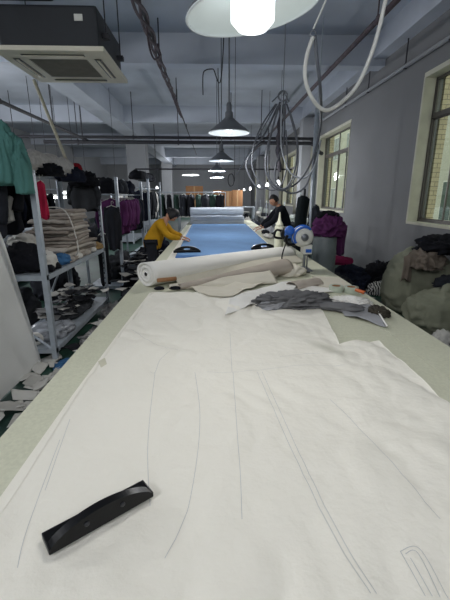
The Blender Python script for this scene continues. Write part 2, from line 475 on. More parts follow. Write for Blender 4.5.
# overhead lighting track wrapped in cable, running lengthwise left of the lamps
t = thing('cable_tray', 'overhead track wrapped in twisted mauve cables left of the big lamp', 'cable tray', (-.92, 2, 4.0))
bm = B(); tube(bm, [(-.92, 1.5, 4.02), (-.92, 24, 4.02)], .02, 8); obj('track_rail', bm, DARK, t)
for s_ in range(3):
    bm = B(); pts = [(-.92 + .045 * sin(y * 3.1 + s_ * 2.1), y, 3.99 + .05 * cos(y * 2.7 + s_ * 2.1) - .05 * abs(sin(y * .9 + .4))) for y in [2 + i * .12 for i in range(90)]]
    tube(bm, pts, .022, 6); obj('cable', bm, RUST, t, True)
for y in (4.7, 7.6, 11, 15):
    bm = B(); tube(bm, [(-.92, y, 4.0), (-.92, y, ZC)], .012, 6); obj('hanger_rod', bm, DARK, t)
bm = B(); tube(bm, catmull([(-.92, 6.2, 3.98), (-.9, 6.3, 3.7), (-.86, 6.5, 3.62), (-.8, 6.7, 3.75), (-.86, 6.9, 3.96)], 6), .015, 6); obj('cable', bm, RUST, t, True)

# ------------------------------------------------------------------ lamps
BULB = bpy.data.materials.new('bulb_glow'); BULB.use_nodes = True
bn = BULB.node_tree.nodes; bb = bn['Principled BSDF']; bb.inputs['Base Color'].default_value = (1, 1, 1, 1)
bb.inputs['Emission Color'].default_value = (.93, .97, 1, 1); bb.inputs['Emission Strength'].default_value = 1.6


def lamp(loc, label, rw, power, tilt=(0, 0), bulb=True, cone=None, big=False, group='cone pendant lamps over the cutting table'):
    """loc = middle of the rim"""
    t = thing('pendant_lamp', label, 'lamp', loc, group)
    M = Euler((tilt[0], tilt[1], 0)).to_matrix()
    h = rw * .62 if big else rw * .68
    bm = B(); prof = [(rw, 0), (rw * .99, .012), (rw * .8, h * .30), (rw * .5, h * .62), (rw * .26, h * .92), (rw * .2, h)]
    prof2 = [(r - .006, z - .004) for r, z in reversed(prof)]
    lathe(bm, prof, 40, M=M, closed_ends=False)
    obj('lamp_shade', bm, GREYM, t, True, local=True)
    bm = B(); lathe(bm, [(max(r - .004, .01), z - (.003 if i else -.001)) for i, (r, z) in enumerate(prof)], 40, M=M, closed_ends=False)
    for f in bm.faces: f.normal_flip()
    sh = obj('shade_lining', bm, mat('big_shade_enamel', (222, 230, 230), .5, .05, 6) if big else ENAM, t, True, local=True)
    bm = B(); tube(bm, [M @ Vector((rw * cos(a), rw * sin(a), 0)) for a in [2 * pi * k / 48 for k in range(48)]], .004, 6, closed=True); obj('shade_rim', bm, ENAM, t, True, local=True)
    bm = B(); lathe(bm, [(rw * .19, h - .01), (rw * .19, h + .05), (rw * .13, h + .06), (rw * .13, h + .12), (.02, h + .14)], 20, M=M); obj('lamp_socket', bm, GREYM, t, True, local=True)
    tp = M @ Vector((0, 0, h + .13))
    bm = B(); tube(bm, [tp, (tp.x, tp.y, ZC - loc[2])], .008, 8); obj('suspension_rod', bm, GREYM, t, local=True)
    if bulb:
        br = .070 if big else .045
        zb = -.065 if big else .0
        bm = B(); lathe(bm, [(.012, zb), (br * .7, zb + .012), (br, zb + .035), (br, zb + .10), (br * .6, zb + .125), (.025, h)], 24); obj('light_bulb', bm, BULB, t, True, local=True)
    return t


def plight(loc, p, r=.06, col=(.95, .97, 1), name='bulb_light'):
    l = bpy.data.lights.new(name, 'POINT'); l.energy = p; l.shadow_soft_size = r; l.color = col
    o = bpy.data.objects.new(name, l); COL.objects.link(o); o.location = loc; return o


def pspot(loc, p, r=.06, col=(1, .985, .955), ang=165):
    l = bpy.data.lights.new('lamp_light', 'SPOT'); l.energy = p; l.shadow_soft_size = r; l.color = col; l.spot_size = R(ang); l.spot_blend = .35
    o = bpy.data.objects.new('lamp_light', l); COL.objects.link(o); o.location = loc; return o


L1 = Vector((.135, 1.38, 2.17))
lm = lamp(L1, 'large white-lined pendant lamp with glowing bulb nearest the camera', .213, 0, (R(3), R(-9)), big=True)
bm = B(); tube(bm, [(.03, -.20, .0), (.03, -.2, -.02)], .009, 8); obj('screw_knob', bm, RAW, lm, local=True)
pspot(L1 + Vector((0, 0, -.10)), 17, .07); plight(L1 + Vector((0, 0, -.16)), .15, .07)
L2 = ay(229, 133, 4.2); lamp(L2, 'grey cone pendant lamp, second from the camera, over blue fabric front edge', .215, 0)
pspot(L2 + Vector((0, 0, -.02)), 38); plight(L2 + Vector((0, 0, -.06)), 1.5)
L3 = ay(221.5, 161, 7.0); lamp(L3, 'third grey cone pendant lamp, half hidden below the second one', .22, 0, (0, 0))
pspot(L3 + Vector((0, 0, -.02)), 34); plight(L3 + Vector((0, 0, -.06)), 2)
L4 = ay(217, 171, 11.2); lamp(L4, 'small bright far pendant lamp, upper of the two farthest over the table', .24, 0)
plight(L4 + Vector((0, 0, -.1)), 80)
L5 = ay(217, 177.5, 14.5); lamp(L5, 'lowest and farthest lit pendant lamp over the table line', .26, 0)
plight(L5 + Vector((0, 0, -.1)), 120)
# bare bulbs over the sewing line on the right
bw = None
for i, y in enumerate((10.2, 12.2, 14.4, 17.6, 21, 25)):
    t = thing('hanging_bulb', ['bare hanging bulb nearest, rightmost of the lit row behind the hose loops', 'second bare bulb from the right in the lit row', 'third bare bulb from the right in the lit row', 'fourth bare bulb from the right in the lit row', 'fifth bare bulb from the right, small and far', 'farthest and leftmost bare bulb of the lit row'][i], 'bulb', (1.75, y, 1.93), 'bare bulbs hanging over the sewing line')
    bm = B(); lathe(bm, [(.01, -.06), (.045, -.045), (.06, 0), (.045, .05), (.02, .08)], 16); obj('light_bulb', bm, BULB, t, True, local=True)
    bm = B(); lathe(bm, [(.024, .08), (.024, .15), (.01, .17)], 12); obj('lamp_socket', bm, BLACK, t, local=True)
    bm = B(); tube(bm, [(0, 0, .16), (0, 0, ZC - 1.93)], .005, 6); obj('cord', bm, DARK, t, local=True)
    plight((1.75, y, 1.8), 30, .05)
# tube lights far left
TUBE = bpy.data.materials.new('tube_glow'); TUBE.use_nodes = True; q = TUBE.node_tree.nodes['Principled BSDF']; q.inputs['Emission Color'].default_value = (.9, .96, 1, 1); q.inputs['Emission Strength'].default_value = 5
for i, (px0, px1, py, Y, lb) in enumerate(((60, 80, 193, 13., 'short lit tube lamp far left above the stacked brown fabric'), (38, 66, 197.5, 11., 'lower lit tube lamp far left behind the near rack post'))):
    a, b = ay(px0, py, Y), ay(px1, py, Y)
    t = thing('tube_light', lb, 'lamp', tuple((a + b) / 2), 'tube lights over the far left floor')
    bm = B(); tube(bm, [a, b], .03, 10); obj('glass_tube', bm, TUBE, t, True)
    bm = B(); box(bm, (a.x - .03, a.y - .03, a.z + .035), (b.x + .03, b.y + .03, a.z + .08)); obj('batten', bm, WHITEP, t)
    bm = B(); tube(bm, [(a.x + .1, a.y, a.z + .07), (a.x + .1, a.y, ZC)], .008, 6); tube(bm, [(b.x - .1, a.y, a.z + .07), (b.x - .1, a.y, ZC)], .008, 6); obj('suspension_rod', bm, DARK, t)
    plight(((a.x + b.x) / 2, a.y, a.z - .12), 26, .1)
for i, (px, py, Y, lb) in enumerate(((52, 202, 10., 'round lit bulb far left under the lower tube lamp'), (157, 188, 19., 'lit bulb beside the far left column'), (88, 199, 12, 'small lit bulb far left under the hung black clothes'), (117, 197, 12, 'small lit bulb left beyond the purple garments'))):
    a = ay(px, py, Y)
    t = thing('hanging_bulb', lb, 'bulb', tuple(a))
    rr = .07 if i < 2 else .045
    bm = B(); lathe(bm, [(.01, -rr), (rr * .8, -rr * .6), (rr, 0), (rr * .8, rr * .7), (.02, rr * 1.3)], 14); obj('light_bulb', bm, BULB, t, True, local=True)
    bm = B(); tube(bm, [(0, 0, rr * 1.2), (0, 0, ZC - a.z)], .006, 6); obj('cord', bm, DARK, t, local=True)
    plight(a + Vector((0, 0, -.15)), 14, .08)

# ------------------------------------------------------------------ ceiling cassette air conditioner
A0, A1, C0, C1, AZ = -1.87, -.92, 3.68, 4.63, 2.80
t = thing('air_conditioner', 'ceiling cassette air conditioner with dirty white grille, hung at upper left', 'air conditioner', ((A0 + A1) / 2, (C0 + C1) / 2, AZ))
ACW = mat('ac_panel', (222, 216, 198), .55, .08, 6)
bm = B(); box(bm, (A0, C0, AZ), (A1, C0 + .22, AZ + .04), .008); box(bm, (A0, C1 - .22, AZ), (A1, C1, AZ + .04), .008); box(bm, (A0, C0 + .2, AZ), (A0 + .22, C1 - .2, AZ + .04), .005); box(bm, (A1 - .22, C0 + .2, AZ), (A1, C1 - .2, AZ + .04), .005)
obj('panel', bm, ACW, t)
bm = B(); box(bm, (A0 + .21, C0 + .21, AZ + .01), (A1 - .21, C1 - .21, AZ + .03))
for k in range(18):
    yy = C0 + .23 + k * (C1 - C0 - .46) / 17; box(bm, (A0 + .21, yy - .006, AZ - .002), (A1 - .21, yy + .006, AZ + .012))
obj('intake_grille', bm, mat('ac_grille', (136, 132, 122), .7, .15, 10), t)
for (p, q_) in (((A0 + .2, C0 + .09), (A1 - .2, C0 + .13)), ((A0 + .2, C1 - .13), (A1 - .2, C1 - .09)), ((A0 + .08, C0 + .2), (A0 + .14, C1 - .2)), ((A1 - .14, C0 + .2), (A1 - .08, C1 - .2))):
    bm = B(); box(bm, (p[0], p[1], AZ - .004), (q_[0], q_[1], AZ + .01)); sl_ = obj('air_slot', bm, BLACK, t)
    bm = B(); mx_, my_ = (p[0] + q_[0]) / 2, (p[1] + q_[1]) / 2
    if q_[0] - p[0] > .1: box(bm, (p[0] + .01, my_ - .008, AZ - .012), (q_[0] - .01, my_ + .008, AZ - .003))
    else: box(bm, (mx_ - .01, p[1] + .01, AZ - .012), (mx_ + .01, q_[1] - .01, AZ - .003))
    obj('louvre', bm, ACW, sl_)
ACD = mat('ac_casing', (34, 38, 44), .6, .2, 5)
bm = B(); box(bm, (A0 + .05, C0 + .05, AZ + .04), (A1 - .05, C1 - .05, AZ + .36), .02); cas = obj('casing', bm, ACD, t)
bm = B(); box(bm, (A1 - .24, C0 + .043, AZ + .24), (A1 - .17, C0 + .05, AZ + .29)); obj('sticker', bm, WHITEP, cas)
for (x, y) in ((A0 + .02, C0 + .2), (A1 - .02, C0 + .2), (A0 + .02, C1 - .2), (A1 - .02, C1 - .2)):
    bm = B(); tube(bm, [(x, y, AZ + .2), (x, y, ZC)], .006, 6); box(bm, (x - .03, y - .03, AZ + .16), (x + .03, y + .03, AZ + .2)); obj('hanger_rod', bm, DARK, t)
# dark fan unit and lagged pipes on top of / beside the air conditioner
t = thing('duct_fan', 'black duct fan unit with brackets mounted above the air conditioner', 'fan', (-1.75, 3.6, 3.2))
bm = B(); box(bm, (-2.3, 3.46, 3.22), (-1.35, 3.85, 3.52), .03); obj('fan_housing', bm, ACD, t)
bm = B(); tube(bm, [(-1.62, 3.5, 3.62), (-1.05, 3.52, 3.64)], .11, 20); obj('motor_drum', bm, ACD, t, True)
bm = B(); tube(bm, [(-1.60, 3.47, 3.52), (-1.08, 3.49, 3.53)], .035, 12); obj('white_sleeve', bm, WHITEP, t, True)
for x in (-2.2, -1.85, -1.42, -1.2):
    bm = B(); tube(bm, [(x, 3.6, 3.5), (x, 3.6, ZC)], .012, 6); box(bm, (x - .05, 3.42, 3.3), (x + .05, 3.47, 3.5)); obj('bracket', bm, DARK, t)
pipe('lagged_pipe', 'black lagged pipe curving down behind the air conditioner at far left', 'pipe', catmull([(-2.5, 4.3, 3.9), (-2.35, 4.2, 3.5), (-2.2, 4.1, 3.2), (-1.9, 4.1, 3.05)], 6), .06, ACD, [(-2.5, 4.3, 3.88)])
pipe('drain_pipe', 'cream plastic drain pipe dropping from the air conditioner to the rack', 'pipe', [(-1.93, 4.6, 2.82), (-1.62, 4.6, 1.83)], .018, mat('cream_pvc', (170, 166, 148), .6), None)

# ------------------------------------------------------------------ cutting table
TX0, TX1, TY0, TY1, TZ = -.69, 1.22, -.6, 12.2, .85
t = thing('cutting_table', 'long pale green-grey cutting table running down the room', 'table', ((TX0 + TX1) / 2, 5.5, 0))
ys = [TY0, 1.9, 4.4, 6.9, 9.4, TY1]
for a, b in zip(ys, ys[1:]):
    bm = B(); box(bm, (TX0, a + .0008, TZ - .03), (.9985, b - .0008, TZ), .0015); obj('tabletop', bm, TABLE, t)
    bm = B(); box(bm, (1.0005, a + .0008, TZ - .03), (TX1, b - .0008, TZ), .0015); obj('tabletop', bm, TABLE, t)
bm = B(); box(bm, (TX0 + .04, TY0 + .05, TZ - .09), (TX0 + .08, TY1 - .05, TZ - .032)); box(bm, (TX1 - .08, TY0 + .05, TZ - .09), (TX1 - .04, TY1 - .05, TZ - .032)); box(bm, (TX0 + .08, 3, TZ - .09), (TX1 - .08, 3.05, TZ - .032)); obj('table_frame', bm, GALV, t)
for y in (.4, 3.0, 5.6, 8.2, 11.8):
    for x in (TX0 + .06, TX1 - .06):
        bm = B(); box(bm, (x - .025, y - .025, 0), (x + .025, y + .025, TZ - .09)); obj('leg', bm, GALV, t)

# ------------------------------------------------------------------ paper lay on the table
def paper_h(x, y):
    p = Vector((x, y, 0))
    w = noise.noise_vector(p * 2.2 + Vector((3, 1, 9))) * .12
    q = p + w
    m_ = max(.25, min(1, noise.noise(p * 1.7 + Vector((5, 5, 5))) * 1.6 + .75))
    n1 = abs(noise.noise(Vector((q.x * 4.2 + q.y * 1.2, q.y * 2.8 - q.x * .8, 4.2))))
    n2 = abs(noise.noise(Vector((q.x * 9.0 - q.y * 2, q.y * 7 + q.x * 2, 1.2))))
    n3 = abs(noise.noise(Vector((q.x * 19, q.y * 17, 7.7))))
    h = m_ * (.050 * n1 ** .75 + .042 * n2 ** .9 * (1.4 - m_) + .004 * n3) * .62
    # upper layer lies slightly proud towards the right
    return TZ + .0055 + max(0, h)


PO = [(-.49, .30), (-.518, .72), (-.524, 1.2), (-.525, 1.56), (-.50, 2.2), (-.485, 2.86), (.0, 2.88), (.45, 2.86), (.74, 2.37), (.685, 2.0), (.655, 1.77), (.76, 1.79), (.872, 1.79), (.868, 1.5), (.862, 1.16), (.80, .3)]
t = thing('pattern_paper', 'large creased white paper sheet with pencilled pattern lines covering the near table', 'paper', (0, 1.5, TZ))
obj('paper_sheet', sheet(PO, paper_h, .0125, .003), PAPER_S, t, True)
# second sheet showing as a narrow strip along the left edge
t2 = tag(obj('paper_underlay', sheet([(-.555, .5), (-.552, 1.3), (-.535, 2.1), (-.508, 2.9), (-.44, 2.9), (-.40, .5)], lambda x, y: TZ + .0018, .1, .0015), PAPER), 'narrow white underlay strip peeping out along the left edge of the pattern paper', 'paper')


def line_bm(bm, pts, w=.0007, n=14):
    P = catmull([Vector((p[0], p[1], 0)) for p in pts], n); prev = None
    for i, p in enumerate(P):
        d = (P[min(i + 1, len(P) - 1)] - P[max(i - 1, 0)]).normalized(); s = Vector((-d.y, d.x, 0)) * w
        a, b = p + s, p - s
        va = bm.verts.new((a.x, a.y, paper_h(a.x, a.y) + .0011)); vb = bm.verts.new((b.x, b.y, paper_h(b.x, b.y) + .0011))
        if prev: bm.faces.new((prev[0], prev[1], vb, va))
        prev = (va, vb)
PENC = mat('pencil_line', (188, 190, 190), .8, .1)
Z = .86
def pz(*pp): return [tuple(az(x, y, Z))[:2] for x, y in pp]
lines = [pz((155, 372), (148, 440), (150, 505)), pz((150, 372), (155, 372), (160, 360), (170, 352)), pz((207, 372), (233, 372), (262, 370)), pz((233, 372), (237, 432), (240, 470), (242, 520)),
         pz((262, 372), (300, 455), (342, 540), (376, 598)), pz((257, 372), (294, 455), (336, 540), (370, 598)), pz((262, 370), (300, 366), (345, 366)),
         pz((400, 553), (419, 551), (448, 598)), pz((400, 553), (425, 598)), pz((405, 556), (417, 555), (440, 598)), pz((410, 560), (432, 598)), pz((230, 335), (232, 372)), pz((280, 357), (300, 354), (320, 353)),
         pz((195, 372), (200, 420), (190, 500), (165, 560)), pz((60, 440), (30, 520), (18, 570)), pz((70, 420), (45, 490)), pz((330, 400), (380, 450), (440, 520)), pz((130, 330), (155, 345), (178, 350))]
bm = B()
for ln in lines: line_bm(bm, ln)
obj('pencil_line', bm, PENC, t)
t = tag(obj('tape_piece', sheet([tuple(az(x, y, Z))[:2] for x, y in ((98, 362), (101, 368), (107, 365), (105, 359))], lambda x, y: paper_h(x, y) + .0012, .01, .001), mat('masking_tape', (202, 198, 176), .6)), 'small piece of tape on the left edge of the pattern paper', 'tape')

# ------------------------------------------------------------------ clappers
def clapper(label, loc, rz, s=1., slot=True, fy=0.):
    t = thing('cloth_press', label, 'cloth weight', loc, 'black arched hand presses')
    L, W, Hb = (.265 if slot else .25) * s, .046 * s * (1 if slot else 1.2), (.020 if slot else .016) * s
    bm = B(); vs = box(bm, (-L / 2, -W / 2, 0), (L / 2, W / 2, Hb), .003)
    obj('press_base', bm, BLACK, t, local=True)
    # arched grip with a hand slot
    bm = B(); n = 28; out, inn = [], []
    hw = L * .485; hh = (.062 if slot else .052) * s; sw = L * .17; s0 = .033 * s; sh = .016 * s
    for k in range(n):
        u = k / (n - 1); x = -hw + 2 * hw * u; out.append((x, Hb * .9 + (hh - Hb * .9) * (1 - (2 * u - 1) ** 2) ** .75))
    loop_o = out + [(hw - 2 * hw * k / (n - 1), Hb * .8) for k in range(1, n - 1)]
    N = len(loop_o)
    for k in range(N):
        x, z = loop_o[k]
        if k < n: a = pi - pi * k / (n - 1)
        else: a = -pi * (k - n + 1) / (N - n + 1)
        inn.append((cos(a) * sw * (abs(cos(a)) ** -.3 if abs(cos(a)) > .3 else 1) * .75, s0 + sin(a) * sh * .55))
    for y in (0,):
        th = .011 * s; VO = [[bm.verts.new((x, yy + fy, z)) for x, z in loop_o] for yy in (-th, th)]; VI = [[bm.verts.new((x if slot else x * .02, yy + fy, z if slot else s0 + (z - s0) * .02)) for x, z in inn] for yy in (-th, th)]
        for k in range(N):
            j = (k + 1) % N
            bm.faces.new((VO[0][k], VO[0][j], VI[0][j], VI[0][k])); bm.faces.new((VO[1][j], VO[1][k], VI[1][k], VI[1][j]))
            bm.faces.new((VO[0][j], VO[0][k], VO[1][k], VO[1][j])); bm.faces.new((VI[0][k], VI[0][j], VI[1][j], VI[1][k]))
    obj('arched_grip', bm, BLACK, t, False, local=True)
    for sx in (-1, 1):
        bm = B(); lathe(bm, [(.006 * s, 0), (.006 * s, .003), (.003 * s, .004)], 12, (sx * L * .17, fy - .0105 * s, .030 * s), Matrix.Rotation(pi / 2, 3, 'X')); obj('bolt_head', bm, mat('dark_bolt', (38, 40, 46), .35), t, local=True)
    t.rotation_euler.z = rz
    return t
c1 = (az(50, 545, .86) + az(150, 490, .86)) / 2
clapper('black arched hand press lying on the white paper at lower left', (c1.x - .003, c1.y - .010, TZ + .017), math.atan2(.157, .2), slot=False, fy=-.017)
p = az(187, 252, .885); clapper('black arched hand press on the left front corner of the blue fabric', (p.x, p.y, TZ + .0305), R(8), 1.35)
p = az(268, 249, .885); clapper('black arched hand press on the right front corner of the blue fabric', (p.x - .06, p.y, TZ + .0305), R(4), 1.35)

# ------------------------------------------------------------------ blue lay, far roll
BLUE = fab('blue_fabric', (118, 158, 206), var=.1, vs=3, bump=.1)
t = thing('blue_fabric_lay', 'stack of flat blue fabric layers spread over the far half of the table', 'fabric', (.2, 7, TZ))
def blue_h(o): return lambda x, y: TZ + .030 - o + .004 * max(0, fbm((x, y, 2), 1.6, 2))
obj('fabric_layer', sheet([(-.455, 4.66), (-.50, 7), (-.53, 10.1), (.90, 10.1), (.88, 8), (.85, 5.2), (.83, 4.72)], blue_h(0), .07, .010), BLUE, t, True)
obj('fabric_layer', sheet([(-.465, 4.62), (-.50, 7), (-.54, 10.12), (.91, 10.12), (.87, 5.2), (.845, 4.7)], lambda x, y: TZ + .0195, .3, .018), mat('blue_fabric_dark', (70, 112, 168), .9, .15, 9), t)
tag(obj('paper_underlay', sheet([(-.56, 4.5), (-.585, 10.2), (.96, 10.2), (.90, 4.5)], lambda x, y: TZ + .0012, .4, .0008), PAPER), 'white paper under the blue fabric, showing at its left and right edges', 'paper')
WROLL = fab('white_fabric', (226, 224, 218), var=.05, vs=4, bump=.25, bs=12)
CRM = fab('cream_fabric', (214, 208, 192), var=.08, vs=4, bump=.25, bs=12)
TPE = fab('taupe_fabric', (176, 166, 154), var=.12, vs=5, bump=.3, bs=12)
GRY = fab('grey_fabric', (108, 108, 109), var=.2, vs=6, bump=.4, bs=25)
GRY2 = fab('pale_grey_fabric', (150, 151, 154), var=.15, vs=6, bump=.3, bs=20)


def rollbm(a, b, r0, r1, flat=.85, seed=0, n=40, seg=36):
    """bolt of cloth, slightly sagging, with spiral ends; base resting at z of a/b"""
    a, b = Vector(a), Vector(b); d = (b - a).normalized(); s = Vector((d.y, -d.x, 0)).normalized(); bm = B(); rings = []
    for i in range(n + 1):
        t = i / n; r = r0 + (r1 - r0) * t; c = a.lerp(b, t) + Vector((0, 0, r * flat))
        ring = []
        for k in range(seg):
            an = 2 * pi * k / seg
            rr = r * (1 + .035 * noise.noise(Vector((t * 3 + seed, cos(an) * 1.2, sin(an) * 1.2))) + .02 * sin(an * 3 + t * 2))
            ring.append(bm.verts.new(c + s * (cos(an) * rr * (1 + .10)) + Vector((0, 0, sin(an) * rr * flat))))
        rings.append(ring)
    for x, y in zip(rings, rings[1:]):
        for k in range(seg): bm.faces.new((x[k], x[(k + 1) % seg], y[(k + 1) % seg], y[k]))
    for ring, sg in ((rings[0], 1), (rings[-1], -1)):
        c0 = sum((v.co for v in ring), Vector()) / seg; prev = ring
        for q_ in (.86, .84, .7, .68, .5, .48, .3, .16):
            depth = .012 if q_ in (.84, .7, .48) else .0
            cur = [bm.verts.new(c0 + (v.co - c0) * q_ + d * sg * (depth + .004)) for v in ring]
            for k in range(seg):
                f = (prev[k], cur[k], cur[(k + 1) % seg], prev[(k + 1) % seg])
                bm.faces.new(f if sg > 0 else tuple(reversed(f)))
            prev = cur
        bm.faces.new(prev if sg > 0 else list(reversed(prev)))
    return bm


FR = fab('silver_white_fabric', (205, 212, 222), var=.08, vs=3, bump=.2, bs=8)
t = thing('white_fabric_lay', 'thick stack of white fabric layers behind the blue fabric', 'fabric', (.1, 11, TZ))
for k in range(6): obj('fabric_layer', sheet([(-.60 + .006 * (k % 2), 10.3), (-.61, 11.9), (.9, 11.9), (.885 - .007 * (k % 3), 10.3 + .01 * (k % 2))], (lambda kk: lambda x, y: TZ + .036 * (kk + 1) + .003 * sin(x * 7 + kk))(k), .15, .030), FR, t, True)
t = thing('fabric_roll', 'big white fabric roll lying on the white stack at the far end of the table', 'fabric roll', (.1, 10.9, TZ + .222), 'fabric rolls lying on the cutting table')
obj('rolled_fabric', rollbm((-.62, 10.75, TZ + .222), (.88, 10.75, TZ + .222), .115, .115, .95), FR, t, True)
# near roll set
t = thing('fabric_roll', 'large flattened white fabric roll lying slantwise in front of the blue fabric', 'fabric roll', (.2, 3.8, TZ), 'fabric rolls lying on the cutting table')
obj('rolled_fabric', rollbm((-.575, 3.12, TZ + .004), (.92, 4.42, TZ + .004), .125, .10, .82, 3), WROLL, t, True)
# loose cream flap lying over the front of the roll
def flapbm(A, Bp, w0, w1, lift, th=.006, n=40, m_=10, seed=1):
    A, Bp = Vector(A), Vector(Bp); d = (Bp - A); s = Vector((d.y, -d.x, 0)).normalized(); bm = B(); g = []
    for i in range(n + 1):
        t = i / n; row = []
        w = w0 + (w1 - w0) * t
        for j in range(m_ + 1):
            u = j / m_; z = lift(t) * (1 - u) ** .7 + .006 * noise.noise(Vector((t * 6, u * 3, seed)))
            row.append(bm.verts.new(A + d * t + s * (w * u) + Vector((0, 0, max(z, 0) + th + .002))))
        g.append(row)
    for i in range(n):
        for j in range(m_): bm.faces.new((g[i][j], g[i + 1][j], g[i + 1][j + 1], g[i][j + 1]))
    bmesh.ops.recalc_face_normals(bm, faces=bm.faces[:])
    r = bmesh.ops.solidify(bm, geom=bm.faces[:], thickness=th)
    return bm
obj('loose_end', flapbm((-.34, 3.20, TZ + .0), (.97, 4.36, TZ + .0), .05, .16, lambda t_: .07 + .05 * sin(t_ * 3)), CRM, t, True)
t = thing('fabric_roll', 'thinner taupe and cream fabric roll with rumpled right end before the white roll', 'fabric roll', (.3, 3.2, TZ), 'fabric rolls lying on the cutting table')
obj('rolled_fabric', rollbm((-.28, 2.98, TZ + .004), (.72, 3.56, TZ + .004), .03, .098, .8, 9), TPE, t, True)
obj('loose_end', flapbm((-.36, 2.99, TZ), (.52, 3.3, TZ), .03, .15, lambda t_: .035 + .05 * t_, seed=5), CRM, t, True)
t = tag(obj('fabric_piece', crumple((.76, 3.58, TZ + .004), (.34, .34, .10), 21, f=1.1, amp=.18), CRM, smooth=True), 'bunched cream fabric under the right end of the taupe roll', 'fabric')
# dark gap items: cardboard tube etc
a, b_ = ay(157, 280, 2.93), ay(175, 280.5, 2.93)
t = thing('cardboard_tube', 'short brown cardboard tube resting on the front of the white roll', 'tube', tuple(a))
bm = B(); tube(bm, [(a.x, 2.95, TZ + .09), (b_.x, 3.02, TZ + .09)], .017, 16); obj('tube_wall', bm, CARD, t, True)
for k, (x, y, s_, lb) in enumerate(((-.44, 2.955, .09, 'black cloth offcut before the white roll, left one'), (-.31, 2.96, .10, 'black cloth offcut before the white roll, right one'))):
    heap('fabric_offcut', lb, 'fabric scrap', (x, y, TZ + .012), (s_, .05, .03), fab('black_cloth', (26, 27, 32)), 40 + k)
# cloth between: cream layer in front of taupe roll
def hfold(seed, a=.02, f=5, base=.006):
    return lambda x, y: TZ + base + a * max(0, ridge((x * 1.2, y * 2, seed), f / 2) * .8 + .2 * fbm((x, y, seed), f, 2))
t = tag(obj('fabric_piece', sheet([tuple(az(x, y, .87))[:2] for x, y in ((190, 288), (210, 297), (232, 297), (252, 288), (272, 280), (284, 272), (260, 275), (225, 285))], hfold(3, .03, 5, .014), .025, .004), CRM, smooth=True), 'taupe cloth edge folded in front of the thin roll', 'fabric')
t = tag(obj('fabric_piece', sheet([tuple(az(x, y, .87))[:2] for x, y in ((225, 316), (262, 302), (293, 292), (300, 282), (282, 283), (252, 292), (230, 300))], hfold(13, .022, 5, .024), .025, .004), WROLL, smooth=True), 'white cloth fold lying left of the dark grey fabric bundle', 'fabric')
# curled cream-brown piece and flat cream pieces, right side
def curl(label, name, A, Bp, r, w, m, open_=1.3, seed=0, th=.004):
    """an arched piece of cloth standing as a half tube from A to B"""
    A, Bp = Vector(A), Vector(Bp); d = Bp - A; s = Vector((d.y, -d.x, 0)).normalized(); bm = B(); g = []
    for i in range(25):
        t_ = i / 24; row = []
        for j in range(17):
            an = -.15 + (pi * open_) * j / 16; rr = r * (1 + .12 * noise.noise(Vector((t_ * 3, j * .2, seed))))
            row.append(bm.verts.new(A + d * t_ + s * (cos(an) * rr * w) + Vector((0, 0, max(.004, rr * .9 * sin(an) + .004)))))
        g.append(row)
    for i in range(24):
        for j in range(16): bm.faces.new((g[i][j], g[i + 1][j], g[i + 1][j + 1], g[i][j + 1]))
    bmesh.ops.recalc_face_normals(bm, faces=bm.faces[:]); bmesh.ops.solidify(bm, geom=bm.faces[:], thickness=th)
    return tag(obj(name, bm, m, smooth=True), label, 'fabric')
curl('curled taupe cloth standing like a half tube right of the rolls', 'fabric_piece', (.66, 3.0, TZ + .004), (.92, 3.16, TZ + .004), .055, 1.4, TPE, .95, 4)
t = tag(obj('fabric_piece', sheet([(.95, 3.42), (1.17, 3.34), (1.19, 3.0), (1.06, 2.93), (.90, 3.02)], lambda x, y: TZ + .012 + .01 * max(0, fbm((x, y, 3), 6, 2)) + .02 * max(0, sin((x - .9) * 9)) * max(0, y - 3), .03, .012), CRM, smooth=True), 'flat cream fabric pile behind the two tape rolls', 'fabric')
t = tag(obj('fabric_piece', sheet([(.62, 2.72), (.98, 2.86), (1.06, 2.98), (.85, 3.05), (.58, 2.98)], hfold(8, .012, 6, .008), .03, .004), WROLL, smooth=True), 'thin white cloth flat on the table left of the tape rolls', 'fabric')
# dark grey bundle
bd = thing('fabric_bundle', 'rumpled dark grey fabric bundle lying across the top of the paper', 'fabric', (.6, 2.5, TZ))
obj('bunched_cloth', crumple((.56, 2.49, TZ + .012), (.62, .34, .10), 5, sub=5, amp=.42, f=2.0, rz=R(8), flow=(.6, 1.6, 1)), GRY, bd, True)
obj('trailing_end', crumple((.86, 2.38, TZ + .010), (.34, .16, .05), 6, sub=4, amp=.25, f=1.8, rz=R(-20), flow=(.6, 1.6, 1)), GRY, bd, True)
t = tag(obj('fabric_piece', crumple((.42, 2.42, TZ + .012), (.26, .14, .055), 8, sub=4, amp=.3, f=1.7, rz=R(20)), GRY2, smooth=True), 'paler grey cloth corner at the left of the dark grey bundle', 'fabric')
